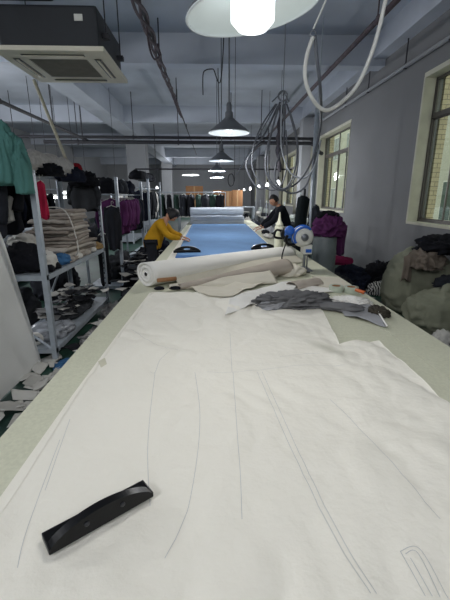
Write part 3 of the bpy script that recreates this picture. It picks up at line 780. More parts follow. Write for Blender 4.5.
# grey tongue with white trim
t = thing('fabric_piece', 'pointed grey cloth with white edging hanging right of the white crumple', 'fabric', (.97, 2.2, TZ))
tp = [tuple(az(x, y, .87))[:2] for x, y in ((336, 303), (345, 314), (368, 320), (387, 326), (374, 306), (352, 300))]
obj('cloth_panel', sheet(tp, hfold(17, .02, 6, .01), .02, .004), GRY2, t, True)
a, b_ = az(387, 326, .87), az(370, 304, .87)
bm = B(); tube(bm, [(a.x, a.y, TZ + .02), ((a.x + b_.x) / 2 + .003, (a.y + b_.y) / 2, TZ + .032), (b_.x, b_.y, TZ + .03)], .005, 6); obj('white_edging', bm, WROLL, t, True)
t = tag(obj('fabric_piece', crumple((.98, 2.52, TZ + .004), (.34, .18, .06), 11, sub=5, amp=.4, f=2.4, rz=R(-15)), WROLL, smooth=True), 'crumpled white lace-like cloth beside the orange-handled tool', 'fabric')
t = tag(obj('fabric_scrap', crumple((1.08, 2.27, TZ + .004), (.13, .2, .06), 12, sub=4, amp=.5, f=2.6), fab('dark_olive_scrap', (70, 66, 58), var=.5, vs=40), smooth=True), 'dark frayed scrap bunch at the tip of the grey cloth', 'fabric scrap')
t = thing('screwdriver', 'orange-handled tool lying on the white crumpled cloth', 'tool', (1.1, 2.5, TZ + .05))
a, b_ = Vector((1.09, 2.70, TZ + .062)), Vector((1.125, 2.63, TZ + .058))
bm = B(); tube(bm, [a, a.lerp(b_, .3), a.lerp(b_, .7), b_], lambda q_: .013 + .002 * sin(q_ * 9), 12); obj('handle', bm, mat('orange_handle', (206, 104, 52), .4), t, True)
bm = B(); tube(bm, [b_, b_ + (b_ - a) * .5], .005, 8); obj('shaft', bm, RAW, t, True)


def tape(label, x, y):
    t = thing('tape_roll', label, 'tape roll', (x, y, TZ), 'clear tape rolls on the table')
    bm = B(); lathe(bm, [(.034, .001), (.055, .0), (.056, .003), (.056, .045), (.055, .048), (.034, .047)], 32, closed_ends=False)
    obj('tape_winding', bm, mat('clear_green_tape', (178, 186, 170), .3, .08), t, True, local=True)
    bm = B(); lathe(bm, [(.034, .001), (.034, .047), (.031, .047), (.031, .001), (.034, .001)], 32, closed_ends=False); obj('cardboard_core', bm, CARD, t, True, local=True)
    return t
tape('left one of two pale green tape rolls lying on the table', 1.005, 2.90); tape('right one of two pale green tape rolls, nearer the table edge', 1.115, 2.86)

# spray bottle
p = Vector((.84, 4.62, TZ + .0))
t = thing('squeeze_bottle', 'tall white bottle with a pointed nozzle standing behind the rolls', 'bottle', (.86, 4.66, TZ + .0015))
BW = mat('bottle_white', (222, 222, 200), .4, .04)
bm = B(); lathe(bm, [(.054, 0), (.058, .01), (.058, .335), (.052, .35)], 28, closed_ends=True); obj('bottle_body', bm, BW, t, True, local=True)
bm = B(); lathe(bm, [(.052, .35), (.046, .375), (.022, .42), (.014, .46), (.010, .50), (.006, .52)], 20); obj('nozzle', bm, BW, t, True, local=True)
t.location = (.83, 4.63, TZ + .04)
heap('fabric_piece', 'folded white cloth under the tall white bottle', 'fabric', (.83, 4.62, TZ + .031), (.0, .0, .0), WROLL, 3) if False else None

# ------------------------------------------------------------------ straight-knife cutting machine
mx, my = .955, 3.82
t = thing('cutting_machine', 'blue and white electric straight-knife fabric cutting machine standing at the right table edge', 'cutting machine', (mx, my, TZ))
bm = B(); box(bm, (mx - .10, my - .12, TZ + .002), (mx + .07, my + .14, TZ + .014), .004); obj('base_plate', bm, RAW, t)
bm = B(); box(bm, (mx - .006, my - .04, TZ + .014), (mx + .008, my + .02, TZ + .20)); obj('knife_standard', bm, RAW, t)
bm = B(); box(bm, (mx + .028, my - .03, TZ + .014), (mx + .036, my + .0, TZ + .2)); obj('guard_rod', bm, RAW, t)
bm = B(); box(bm, (mx - .03, my - .06, TZ + .17), (mx + .07, my + .05, TZ + .27), .012); hb = obj('gear_housing', bm, WHITEP, t)
bm = B(); box(bm, (mx + .0, my - .064, TZ + .19), (mx + .06, my - .0595, TZ + .225)); obj('label_plate', bm, BLUEP, hb)
MR = Matrix.Rotation(pi / 2, 3, 'X')
bm = B(); lathe(bm, [(.05, .10), (.085, .09), (.105, .05), (.108, 0), (.1, -.06), (.06, -.09)], 32, (mx - .03, my, TZ + .35), MR); obj('motor', bm, WHITEP, t, True)
for k in range(2):
    bm = B(); R0 = .098 + .008 * k
    pts = [(mx - .03 + R0 * cos(a), my - .082 + .075 * k, TZ + .35 + R0 * sin(a)) for a in [R(50 + i * 8) for i in range(22)]]
    tube(bm, pts, .013, 8); obj('blue_band', bm, BLUEP, t, True)
bm = B(); lathe(bm, [(.03, .0), (.038, .01), (.03, .025)], 18, (mx - .03, my - .11, TZ + .35), MR); obj('motor_cap', bm, RAW, t, True)
bm = B(); tube(bm, catmull([(mx - .10, my, TZ + .36), (mx - .17, my - .02, TZ + .38), (mx - .2, my - .02, TZ + .32), (mx - .17, my - .02, TZ + .27), (mx - .09, my, TZ + .27)], 6), .016, 10); obj('carrying_handle', bm, BLACK, t, True)
bm = B(); lathe(bm, [(.03, -.03), (.045, -.02), (.05, .0), (.045, .03), (.03, .035)], 20, (mx - .17, my - .03, TZ + .41), MR); obj('side_knob', bm, BLUEP, t, True)
bm = B(); tube(bm, catmull([(mx - .19, my - .01, TZ + .30), (mx - .24, my - .05, TZ + .14), (mx - .2, my - .1, TZ + .03), (mx - .1, my - .16, TZ + .012), (mx + .02, my - .2, TZ + .012)], 8), .007, 6); obj('power_cable', bm, BLACK, t, True)
bm = B(); tube(bm, [(mx + .045, my + .0, TZ + .25), (mx + .045, my + .0, TZ + .9)], .011, 8); obj('feed_pole', bm, GALV, t, True)
# dark bits behind machine: second machine on table
t = thing('cutting_machine', 'second small cutting machine with dark motor behind the blue and white one', 'cutting machine', (mx - .12, my + .62, TZ))
x2, y2 = mx - .05, my + .62
bm = B(); box(bm, (x2 - .09, y2 - .1, TZ + .002), (x2 + .07, y2 + .12, TZ + .014), .004); obj('base_plate', bm, RAW, t)
bm = B(); box(bm, (x2 - .006, y2 - .04, TZ + .014), (x2 + .008, y2 + .02, TZ + .24)); obj('knife_standard', bm, RAW, t)
bm = B(); lathe(bm, [(.05, .08), (.08, .07), (.085, 0), (.08, -.06), (.05, -.08)], 24, (x2 - .01, y2, TZ + .32), MR); obj('motor', bm, BLACK, t, True)
bm = B(); lathe(bm, [(.03, .09), (.05, .085), (.05, .075)], 20, (x2 - .01, y2, TZ + .32), MR); obj('motor_cap', bm, BLUEP, t, True)
bm = B(); tube(bm, catmull([(x2 - .06, y2, TZ + .34), (x2 - .14, y2, TZ + .36), (x2 - .16, y2, TZ + .28), (x2 - .06, y2, TZ + .26)], 6), .014, 8); obj('carrying_handle', bm, BLACK, t, True)

# ------------------------------------------------------------------ overhead hoses and cables
def cable(name, label, cat, pts, r, m, n=8, group=None):
    bm = B(); tube(bm, catmull(pts, n), r, 8); return tag(obj(name, bm, m, smooth=True), label, cat, group)
def Yp(y, *pp): return [tuple(ay(px, py, y + dy)) if len(q3) == 3 else tuple(ay(px, py, y)) for q3 in pp for (px, py, dy) in [(q3 + (0,))[:3]]]
hk = ay(313, 34, 2.0)
t = thing('hook', 'small metal hook on a cord holding the thick white hose', 'hook', tuple(hk))
bm = B(); tube(bm, [(hk.x, 2.0, hk.z + .02)] + Yp(2.0, (326, 0)) + [(.72, 2.0, ZC)], .004, 6); obj('cord', bm, HOSE, t)
bm = B(); tube(bm, [hk + Vector((.014 * cos(a), 0, .014 * sin(a))) for a in [i * pi / 5 for i in range(9)]], .0035, 6); obj('hook_ring', bm, RAW, t, True)
cable('air_hose', 'thick white hose looping down from the hook and up to the ceiling', 'hose', Yp(2.0, (313, 37), (307, 55), (305, 75), (309, 92), (318, 106), (328, 110), (343, 101), (358, 84), (371, 55), (380, 25), (387, -5)) + [(.9, 2.0, 2.9), (.95, 2.0, ZC)], .0095, HOSE)
cable('air_hose', 'grey hose from the hook dropping into the long loop beside the hose cluster', 'hose', Yp(2.02, (315, 36), (317, 60), (320, 85)) + Yp(2.3, (321, 110)) + Yp(3.0, (320, 130), (312, 160)) + Yp(3.6, (300, 180), (291, 187)), .0085, HOSEG)
cc = ay(283, 96, 4.5)
t = thing('hose_hanger', 'metal swivel hanger from which the grey hoses hang', 'hanger', tuple(cc))
bm = B(); tube(bm, [cc, (cc.x, cc.y, ZC)], .006, 6); obj('chain', bm, RAW, t)
bm = B(); tube(bm, [cc + Vector((.05 * cos(a), 0, .05 * sin(a))) for a in [2 * pi * i / 14 for i in range(14)]], .01, 6, closed=True); obj('ring', bm, RAW, t, True)
bm = B(); tube(bm, [cc + Vector((-.12, 0, -.06)), cc + Vector((0, 0, .05)), cc + Vector((.07, 0, -.06))], .008, 6); obj('yoke', bm, RAW, t)
loops = [((282, 100), (281, 125), (282, 150), (290, 172), (304, 178), (315, 165), (321, 140)), ((280, 102), (272, 130), (266, 155), (267, 175), (278, 188), (288, 186), (296, 165), (297, 140), (290, 112)),
         ((276, 104), (262, 125), (254, 145), (252, 165), (258, 180), (270, 190), (281, 185), (287, 165), (286, 130)), ((284, 104), (284, 140), (276, 165), (276, 182), (290, 193), (304, 188), (312, 170), (316, 152)),
         ((287, 104), (294, 130), (298, 150), (296, 175), (285, 190), (272, 186), (268, 168), (270, 140), (278, 110)), ((278, 106), (264, 135), (247, 160), (249, 175), (258, 188), (268, 187))]
names = ['right-hand wide grey hose loop reaching to the window', 'grey hose loop in the middle of the cluster, left side', 'outer left grey hose loop of the cluster', 'lowest grey hose loop of the cluster', 'grey hose loop crossing the middle of the cluster', 'small leftmost grey hose loop ending above the bulbs']
for i, (lp, nm) in enumerate(zip(loops, names)):
    cable('air_hose', nm, 'hose', Yp(4.5, *[(x, y, .05 * i - .12) for x, y in lp]), .011 if i % 2 else .0085, HOSEG if i != 0 else mat('pale_grey_hose', (150, 156, 164), .5), group='grey hoses hanging over the cutting table')
bm = B(); pts = catmull(Yp(4.6, (282, 105), (279, 130), (278, 150), (280, 172)), 10); tube(bm, pts, lambda q_: .024 + .008 * sin(q_ * 30), 8)
tag(obj('cable_bundle', bm, fab('cable_bundle_mauve', (86, 84, 92), var=.4, vs=20), smooth=True), 'wrapped bundle of cables hanging in the middle of the hose cluster', 'cable')
cable('cable', 'thin pale cord running from the hose hanger down left towards the far lamps', 'cord', Yp(4.5, (277, 104), (262, 130)) + Yp(5.5, (245, 160)) + Yp(6.5, (236, 175)), .007, HOSEG)
tt = thing('plug_socket', 'small grey plug hanging in a coil of cable beside the far lamps', 'plug', tuple(ay(231, 180, 6.5)))
pp_ = ay(231, 180, 6.5)
bm = B(); tube(bm, [pp_ + Vector((.05 * cos(a), 0, .10 * sin(a))) for a in [2 * pi * i / 16 for i in range(16)]], .008, 6, closed=True); obj('cable_coil', bm, DARK, tt, True)
bm = B(); tube(bm, [pp_ + Vector((.06, 0, -.02)), (pp_.x + .06, pp_.y, ZC)], .004, 6); obj('cord', bm, DARK, tt)
cable('cable', 'dark bent cable arm beside the second pendant lamp', 'cable', Yp(4.4, (203, 95), (203, 75), (206, 70), (213, 69), (222, 70)) + [(.19, 4.4, ZC)], .006, DARK)
cable('cable', 'thin cord hanging left of the second pendant lamp', 'cord', [tuple(ay(218, 68, 4.5)), tuple(ay(219, 118, 4.5)), tuple(ay(220, 125, 4.5))], .006, GREYM)

# ------------------------------------------------------------------ racks on the left
def post_bm(x, y, z0, z1, sx, sy):
    """slotted angle upright with its corner towards (sx, sy)"""
    bm = B(); w, th = .048, .004
    box(bm, (min(x, x - sx * w), min(y, y + sy * th), z0), (max(x, x - sx * w), max(y, y + sy * th), z1))
    box(bm, (min(x, x - sx * th), min(y, y - sy * w), z0), (max(x, x - sx * th), max(y, y - sy * w), z1))
    return bm
def holes(x, y, z0, z1, sx):
    bm = B(); z = z0 + .05
    while z < z1 - .03: box(bm, (x - .031, y - .001, z), (x - .017, y + .0, z + .028)); z += .075
    return bm
def rack(label, x0, x1, y0, y1, h, shelves, group='slotted angle steel racks along the left side', hole=False, rail=None):
    t = thing('metal_rack', label, 'rack', ((x0 + x1) / 2, (y0 + y1) / 2, 0), group)
    for (x, y, sx, sy) in ((x1, y0, 1, -1), (x1, y1, 1, 1), (x0, y0, -1, -1), (x0, y1, -1, 1)):
        pb = post_bm(x, y, 0, h, sx, -sy if False else sy); po = obj('upright', pb, GALV, t)
        if hole and sx > 0: obj('slot_holes', holes(x, y if sy < 0 else y - .048, .0, h, sx), DARK, po)
    for z in shelves:
        bm = B(); box(bm, (x0, y0, z - .05), (x0 + .02, y1, z)); box(bm, (x1 - .02, y0, z - .05), (x1, y1, z)); box(bm, (x0, y0, z - .05), (x1, y0 + .02, z)); box(bm, (x0, y1 - .02, z - .05), (x1, y1, z)); box(bm, (x0 + .02, y0 + .02, z - .012), (x1 - .02, y1 - .02, z - .002))
        obj('shelf', bm, GALV, t)
    if hole:
        bm = B(); tube(bm, [(x0 + .05, y0 + .2, .0 + shelves[0]), (x1 - .03, y0 + .02, .52)], .014, 6) if False else tube(bm, [(x1 - .03, y0 + .01, .12), (x0 + .03, y0 + .01, .56)], .016, 4); obj('brace', bm, GALV, t); bm = B(); tube(bm, [(x0 + .01, y0 + .9, .12), (x0 + .01, y1 - .05, .8)], .016, 4); obj('brace', bm, GALV, t)
    if rail:
        bm = B(); tube(bm, [(rail[0], y0, rail[1]), (rail[0], y1, rail[1])], .012, 8); tube(bm, [(x0, y0 + .01, rail[1]), (x1, y0 + .01, rail[1])], .012, 6); tube(bm, [(x0, y1 - .01, rail[1]), (x1, y1 - .01, rail[1])], .012, 6); obj('hanging_rail', bm, GALV, t, True)
    return t
RA = rack('near two-shelf steel rack holding the brown fabric stack', -2.12, -1.56, 3.46, 5.43, 1.82, (.14, .88), hole=True, rail=(-1.84, 1.80))
RB = rack('second steel rack along the left, hung with purple garments', -2.2, -1.56, 6.45, 8.7, 1.9, (.06,), rail=(-1.75, 1.62))
RC = rack('third steel rack along the left, behind the purple garments, hung with dark clothes', -2.2, -1.56, 9.6, 11.8, 2.0, (.12, .9), rail=(-1.85, 1.8))
RD = rack('far left steel rack of the second row, dimly seen behind the near rack', -4.2, -3.6, 6.2, 9.2, 1.95, (.12, .9), rail=(-3.9, 1.75))

BLK = fab('black_cloth', (26, 27, 32)); DGR = fab('dark_grey_cloth', (58, 60, 64)); BRN = fab('brown_grey_cloth', (142, 133, 124), var=.15); BRN2 = fab('taupe_grey_cloth', (168, 161, 152), var=.15)
GRN_ = fab('teal_green_cloth', (88, 134, 128), var=.12); RED = fab('red_cloth', (178, 40, 72)); PUR = fab('purple_cloth', (90, 46, 88)); PLUSH = fab('grey_plush', (196, 192, 188), var=.25, vs=40, bump=.9, bs=60)
WH = fab('white_cloth', (196, 194, 188), var=.08); BLC = fab('steel_blue_cloth', (62, 104, 146)); MAG = fab('magenta_cloth', (128, 34, 74)); OLV = fab('olive_sack', (136, 138, 120), var=.2, vs=4, bump=.7, bs=10)
NAVY = fab('navy_cloth', (30, 34, 48)); CHAR = fab('charcoal_cloth', (44, 46, 52)); TAN = fab('tan_cloth', (158, 132, 92))

# folded stack
def folded(w, d, h, seed):
    bm = B(); rnd = random.Random(seed); n = 26; m_ = 8; rings = []
    for i in range(n + 1):
        u = i / n; a = []
        for j in range(m_ + 1):
            v = j / m_
            a.append(((u - .5) * w, (v - .5) * d))
        rings.append(a)
    def z(u, v, top): return (h if top else 0) * (1 - .5 * abs(2 * v - 1) ** 6) + .015 * noise.noise(Vector((u * 4, v * 3, seed))) * (1 if top else .4)
    T = []; Bt = []
    for i, row in enumerate(rings):
        T.append([bm.verts.new((x + .012 * noise.noise(Vector((j * .7, seed, i * .2))), y + .02 * noise.noise(Vector((i * .4, seed, 2))) , z(i / n, j / m_, True) + .01)) for j, (x, y) in enumerate(row)])
        Bt.append([bm.verts.new((x, y + .015 * noise.noise(Vector((i * .5, seed, 5))), z(i / n, j / m_, False))) for j, (x, y) in enumerate(row)])
    for i in range(n):
        for j in range(m_):
            bm.faces.new((T[i][j], T[i + 1][j], T[i + 1][j + 1], T[i][j + 1])); bm.faces.new((Bt[i][j + 1], Bt[i + 1][j + 1], Bt[i + 1][j], Bt[i][j]))
        bm.faces.new((T[i][0], Bt[i][0], Bt[i + 1][0], T[i + 1][0])); bm.faces.new((T[i + 1][m_], Bt[i + 1][m_], Bt[i][m_], T[i][m_]))
    for j in range(m_):
        bm.faces.new((T[0][j + 1], Bt[0][j + 1], Bt[0][j], T[0][j])); bm.faces.new((T[n][j], Bt[n][j], Bt[n][j + 1], T[n][j + 1]))
    return bm
NST = 15; ords = ['bottom', 'second', 'third', 'fourth', 'fifth', 'sixth', 'seventh', 'eighth', 'ninth', 'tenth', 'eleventh', 'twelfth', 'thirteenth', 'fourteenth', 'top']
for k in range(NST):
    o = obj('folded_fabric', folded(.56 - .010 * k, 1.0 - .045 * k, .030, k), [BRN, BRN2][k % 2] if k % 4 else BRN, smooth=True, local=True)
    tag(o, '%s piece of the brown-grey folded fabric stack on the near rack shelf' % ords[k] if k not in (0, 14) else '%s piece of the brown-grey folded fabric stack on the near rack' % ords[k], 'fabric', 'brown-grey fabric pieces stacked on the rack shelf')
    o.location = (-1.85 + random.uniform(-.035, .035), 4.62 + random.uniform(-.07, .07) + .008 * k, .885 + k * .037)
    o.rotation_euler = (0, 0, random.uniform(-.13, .13))
bm = B(); tube(bm, catmull([(-1.84, 4.45, .93), (-1.555, 4.30, .96), (-1.60, 4.38, 1.25), (-1.72, 4.45, 1.455), (-1.95, 4.5, 1.47)], 8), .007, 6); tag(obj('tie_cord', bm, WH, smooth=True), 'pale cord tied round the brown-grey fabric stack', 'cord')
# edge pieces sticking out in front
heap('fabric_piece', 'white folded cloth with blue cloth behind it on the near rack shelf', 'fabric', (-1.72, 3.78, .885), (.30, .34, .20), WH, 31, amp=.15)
heap('fabric_piece', 'blue cloth bundle at the front of the near rack shelf', 'fabric', (-1.66, 4.08, .885), (.22, .3, .12), BLC, 32, amp=.2)
heap('fabric_piece', 'black and white crumpled garment at the left end of the near rack shelf', 'fabric', (-1.86, 3.66, .885), (.5, .34, .30), BLK, 33, amp=.3)
heap('fabric_piece', 'pale cloth fold between the black garment and the near post', 'fabric', (-1.95, 3.9, 1.12), (.3, .3, .12), WH, 34, amp=.3)
heap('shoe', 'left black shoe-like bundle at the front edge of the rack shelf', 'shoe', (-1.60, 3.64, .885), (.1, .12, .07), BLK, 35, sub=3, amp=.15)
heap('shoe', 'right black shoe-like bundle at the front edge of the rack shelf', 'shoe', (-1.60, 3.80, .885), (.1, .12, .07), BLK, 36, sub=3, amp=.15)
for k, y in enumerate((4.2, 4.45, 4.75, 5.0)):
    heap('fabric_piece', ['pale folded cloth end under the brown stack, nearest', 'pale folded cloth end under the brown stack, second from the camera', 'pale folded cloth end under the brown stack, third from the camera', 'pale folded cloth end under the brown stack, farthest'][k], 'fabric', (-1.63, y, .885), (.16, .2, .07), WH if k % 2 else BRN2, 50 + k, sub=3, amp=.15, group='pale cloth ends on the rack shelf edge')
heap('fabric_piece', 'tan cloth at the far end of the near rack shelf', 'fabric', (-1.64, 5.28, .885), (.2, .22, .1), TAN, 58, sub=3)
heap('fabric_piece', 'black cloth bundle above the tan cloth at the far end of the near rack', 'fabric', (-1.78, 5.2, .885), (.25, .25, .32), BLK, 59, sub=4)

# lower shelf offcuts + under shelf cones
scr_m = [fab('scrap_grey', (120, 120, 120)), BLK, fab('scrap_pale', (182, 180, 174)), DGR, WH]
def scrap_bm(w, d, seed, lift=.02):
    rnd = random.Random(seed); n = rnd.choice((4, 5, 6)); pts = []
    for k in range(n):
        a = 2 * pi * k / n + rnd.uniform(-.3, .3); r = rnd.uniform(.7, 1.1); pts.append((cos(a) * w / 2 * r, sin(a) * d / 2 * r))
    return sheet(pts, lambda x, y: .004 + lift * max(0, ridge((x * 2, y * 2, seed * 1.3), 3)) * .6 + lift * .6 * (x / w + .5), w / 7, .003)
SP = []
for k in range(14):
    bm = scrap_bm(.2, .16, k, .03 if k < 10 else .05); me = bpy.data.meshes.new('fabric_scrap'); bm.to_mesh(me); bm.free()
    for p in me.polygons: p.use_smooth = True
    SP.append(me)
def scraps(zone, n, label, group, mats, z0=0., zr=.0, s=(.8, 1.4), seed=1, name='fabric_scrap', hf=None, keep=None):
    rnd = random.Random(seed); i = 0; tries = 0
    while i < n and tries < n * 20:
        tries += 1
        u, v = rnd.random(), rnd.random(); (xa, xb), (ya, yb) = zone; x, y = xa + (xb - xa) * u, ya + (yb - ya) * v
        if keep and not keep(x, y): continue
        me = rnd.choice(SP); m = rnd.choice(mats); key = me.name + m.name
        if key not in MC:
            c = me.copy(); c.materials.clear(); c.materials.append(m); MC[key] = c
        o = bpy.data.objects.new(name, MC[key]); COL.objects.link(o)
        z = z0 + (hf(x, y) if hf else 0) + .002 * i * (1 if zr else .3)
        o.location = (x, y, z + zr * rnd.random()); o.rotation_euler = (rnd.uniform(-.12, .12) if zr else 0, rnd.uniform(-.12, .12) if zr else 0, rnd.uniform(0, 6.28)); sc = rnd.uniform(*s); o.scale = (sc, sc, sc * rnd.uniform(.6, 1.2))
        tag(o, label, 'fabric scrap', group); i += 1
scraps(((-2.02, -1.64), (4.0, 5.35)), 75, 'small dark or pale fabric offcut heaped on the lower shelf of the near rack', 'offcuts heaped on the lower rack shelf', [scr_m[0], scr_m[1], scr_m[1], scr_m[2], scr_m[3]], .14, .02, (.7, 1.25), 3, hf=lambda x, y: .14 * max(0, 1 - ((x + 1.84) / .3) ** 2) * max(0, 1 - ((y - 4.7) / .8) ** 2))
heap('offcut_heap', 'grey heap of mixed offcuts filling the middle of the lower rack shelf', 'fabric', (-1.84, 4.72, .14), (.42, 1.2, .13), DGR, 61, amp=.2)
PLB = mat('plastic_film', (150, 154, 160), .25, .25, 6, .6, 20)
heap('plastic_bag', 'crinkled clear-grey plastic bag on the near end of the lower rack shelf', 'plastic bag', (-1.80, 3.80, .14), (.48, .5, .16), PLB, 62, amp=.35)
heap('plastic_bag', 'second crinkled plastic bag hanging over the lower shelf edge', 'plastic bag', (-1.68, 3.98, .145), (.26, .34, .12), PLB, 63, amp=.35)
def cone(label, x, y, z, s=1):
    t = thing('thread_roll', label, 'thread roll', (x, y, z), 'white thread rolls by the rack foot')
    Mr = Euler((R(80), 0, R(35))).to_matrix()
    bm = B(); lathe(bm, [(.025, -.06), (.055, -.06), (.06, -.05), (.06, .05), (.055, .06), (.025, .06)], 24, (0, 0, .062), Mr, False); obj('winding', bm, WH, t, True, local=True)
    bm = B(); lathe(bm, [(.025, -.06), (.025, .06), (.018, .06), (.018, -.06), (.025, -.06)], 16, (0, 0, .062), Mr, False); obj('core', bm, DARK, t, True, local=True)
cone('upper white roll of thread behind the near rack post', -1.95, 3.62, .142); cone('lower white roll of thread beside the near rack post', -1.80, 3.58, .142); 
# hanging and topped clothes of near rack
t = thing('jacket', 'teal green jacket draped over the near top corner of the left rack', 'jacket', (-1.75, 3.36, 1.62))
obj('garment_body', crumple((-1.74, 3.30, 1.68), (.40, .30, .54), 5, sub=5, amp=.14, f=1.2, flow=(2.2, 2.2, .5)), GRN_, t, True)
obj('garment_fold', crumple((-1.63, 3.33, 1.72), (.24, .26, .38), 15, sub=5, amp=.2, f=1.3, flow=(2, 2, .4)), GRN_, t, True)
obj('sleeve', crumple((-1.57, 3.30, 1.61), (.15, .2, .34), 25, sub=4, amp=.2, f=1.3, flow=(2, 2, .5)), GRN_, t, True)
garment('shirt', 'dark grey garment hanging under the teal jacket at the left picture edge', 'shirt', (-2.02, 3.48, 1.9), .36, .66, .18, CHAR, 6, rz=R(-20))
garment('shirt', 'black garment hanging behind the teal jacket', 'shirt', (-2.0, 3.65, 2.12), .45, .85, .18, BLK, 7, rz=R(-10))
garment('shirt', 'cream garment corner hanging below the teal jacket', 'shirt', (-1.92, 3.62, 1.66), .26, .3, .12, WH, 8, rz=R(10), sleeves=False)
garment('shirt', 'narrow red garment hanging beside the near rack post', 'shirt', (-1.70, 3.9, 1.75), .10, .36, .07, RED, 9, rz=R(60), sleeves=False)
bm = B(); tube(bm, catmull([(-1.86, 3.6, 1.93), (-1.75, 3.95, 1.93), (-1.72, 4.4, 1.92), (-1.74, 4.8, 1.91)], 10), lambda q_: .10 + .012 * sin(q_ * 25), 20)
for v in bm.verts: v.co += noise.noise_vector(v.co * 22) * .012
tag(obj('plush_roll', bm, PLUSH, smooth=True), 'roll of grey plush cloth lying along the top of the near rack', 'fabric')
heap('red_cap', 'small dark red cap at the far end of the plush roll', 'cap', (-1.66, 4.85, 1.90), (.16, .16, .09), fab('dark_red_cloth', (130, 24, 36)), 71, sub=3, amp=.12)
for k, (x, y, z, s_, m_, lb) in enumerate(((-1.70, 4.1, 1.80, (.34, .55, .14), BLK, 'black cloth bundle on the rack top below the plush roll'), (-1.70, 4.75, 1.76, (.36, .6, .2), NAVY, 'dark navy cloth bundle on the rack top, middle'), (-1.72, 5.3, 1.72, (.4, .6, .22), BLK, 'black cloth bundle at the far end of the rack top'))):
    heap('cloth_bundle', lb, 'fabric', (x, y, z), s_, m_, 72 + k, amp=.35)
hangm = [BLK, NAVY, CHAR, BLK, DGR]
pos = ['first', 'second', 'third', 'fourth', 'fifth', 'sixth', 'seventh', 'eighth']
for k in range(4, 5):
    garment('shirt', 'dark garment hanging at the far end under the near rack top', 'shirt', (-1.76, 4.30 + k * .26, 1.76), .36, .30 + .05 * (k % 3), .13, hangm[k % 5], 80 + k, rz=R(random.uniform(-15, 15)))
garment('trousers', 'black trousers-like cloth hanging at the far post of the near rack', 'trousers', (-1.64, 5.62, 1.08), .22, .78, .10, BLK, 91, rz=R(70), sleeves=False)
# rack B garments
for k in range(6):
    garment('shirt', '%s purple garment from the camera on the second rack' % pos[k], 'shirt', (-1.74 + .0 * k, 6.65 + k * .24, 1.57), .44, .62, .14, PUR, 100 + k, rz=R(random.uniform(-18, 18)), group='purple garments on the second rack')
for k in range(3):
    garment('shirt', '%s dark garment beyond the purple ones on the second rack' % pos[k], 'shirt', (-1.75, 8.06 + k * .2, 1.57), .42, .66, .13, [CHAR, NAVY, BLK][k], 110 + k, rz=R(random.uniform(-18, 18)))
garment('jacket', 'grey zip jacket hanging on the near end of the purple garment rack', 'jacket', (-1.66, 6.35, 1.45), .22, .72, .12, CHAR, 115, rz=R(15))
for k in range(4): heap('cloth_bundle', ['dark cloth bundle on top of the second rack, nearest', 'dark cloth bundle on top of the second rack, second', 'grey cloth bundle on top of the second rack, third', 'dark cloth bundle on top of the second rack, farthest'][k], 'fabric', (-1.85, 6.75 + k * .5, 1.64), (.45, .5, .28), [BLK, CHAR, DGR, NAVY][k], 120 + k, sub=3, amp=.35)
for k in range(7):
    garment('shirt', '%s dark garment from the camera on the third rack' % pos[k], 'shirt', (-1.85, 9.8 + k * .27, 1.75), .46, .75, .14, [NAVY, BLK, CHAR, DGR, BLK, WH, NAVY][k], 130 + k, rz=R(random.uniform(-20, 20)), group='dark garments on the third rack')
for k in range(4): heap('cloth_bundle', '%s cloth bundle from the camera on top of the third rack' % pos[k], 'fabric', (-1.88, 9.9 + k * .52, 2.0), (.45, .5, .25), [BLK, DGR, CHAR, BLK][k], 140 + k, sub=3, amp=.35)
for k in range(10):
    garment('shirt', '%s dim garment hanging on the second-row rack at far left' % (pos + ['ninth', 'tenth'])[k], 'shirt', (-3.9, 6.35 + k * .28, 1.7), .46, .7, .14, [BLK, DGR, WH, CHAR, NAVY, BLK, DGR, PUR, WH, BLK][k], 150 + k, rz=R(random.uniform(-20, 20)), group='dim garments on the second-row rack')
# floor piles between rack and table
piles = [(-1.14, 5.3, .5, .9, .30, DGR, 'grey offcut pile on the floor between near rack and table'), (-1.2, 6.1, .7, .9, .5, BLK, 'black clothes pile on the floor left of the white roll'), (-1.25, 6.9, .8, .9, .66, CHAR, 'tall charcoal clothes pile left of the person in yellow'),
         (-1.35, 7.9, .7, .9, .62, BLK, 'black clothes pile beyond the person in yellow'), (-1.05, 4.65, .4, .6, .2, scr_m[0], 'low grey offcut pile beside the table leg'), (-1.88, 7.5, .5, 1.5, .5, DGR, 'dark clothes pile under the purple garments'), (-2.6, 6.1, .7, 1.1, .7, CHAR, 'dark clothes pile left behind the near rack'), (-1.35, 9.0, .7, 1.1, .8, NAVY, 'navy clothes pile far along the left aisle')]
for k, (x, y, a, b_, h, m_, lb) in enumerate(piles): heap('clothes_pile', lb, 'clothes', (x, y, .061 if k == 5 else 0), (a, b_, h), m_, 160 + k, sub=5, amp=.34, f=1.9)
scraps(((-1.5, -.8), (5.0, 7.3)), 60, 'grey or white fabric scrap lying on the dark piles left of the table', 'scraps on the dark aisle piles', scr_m, .22, .06, (.9, 1.5), 8, hf=lambda x, y: .20 * min(1, max(0, (y - 5.0) / 1.6)))
for k, (px, py, w, lb) in enumerate(((122, 293, .2, 'pale card packet leaning at the far left table corner'), (112, 300, .2, 'pale cloth packet below the leaning card packet'))):
    p = ay(px, py, 4.0 - .3 * k)
    bm = B(); box(bm, (-.05, -.012, 0), (.05, .012, .12), .004, ); o = obj('packet', bm, fab('pale_packet', (178, 174, 166)), smooth=False, local=True); o.location = ((-1.0, 4.1, .36), (-1.02, 3.85, .34))[k]; o.rotation_euler = (R(-50), 0, R(-30 + 50 * k)); tag(o, lb, 'packet')
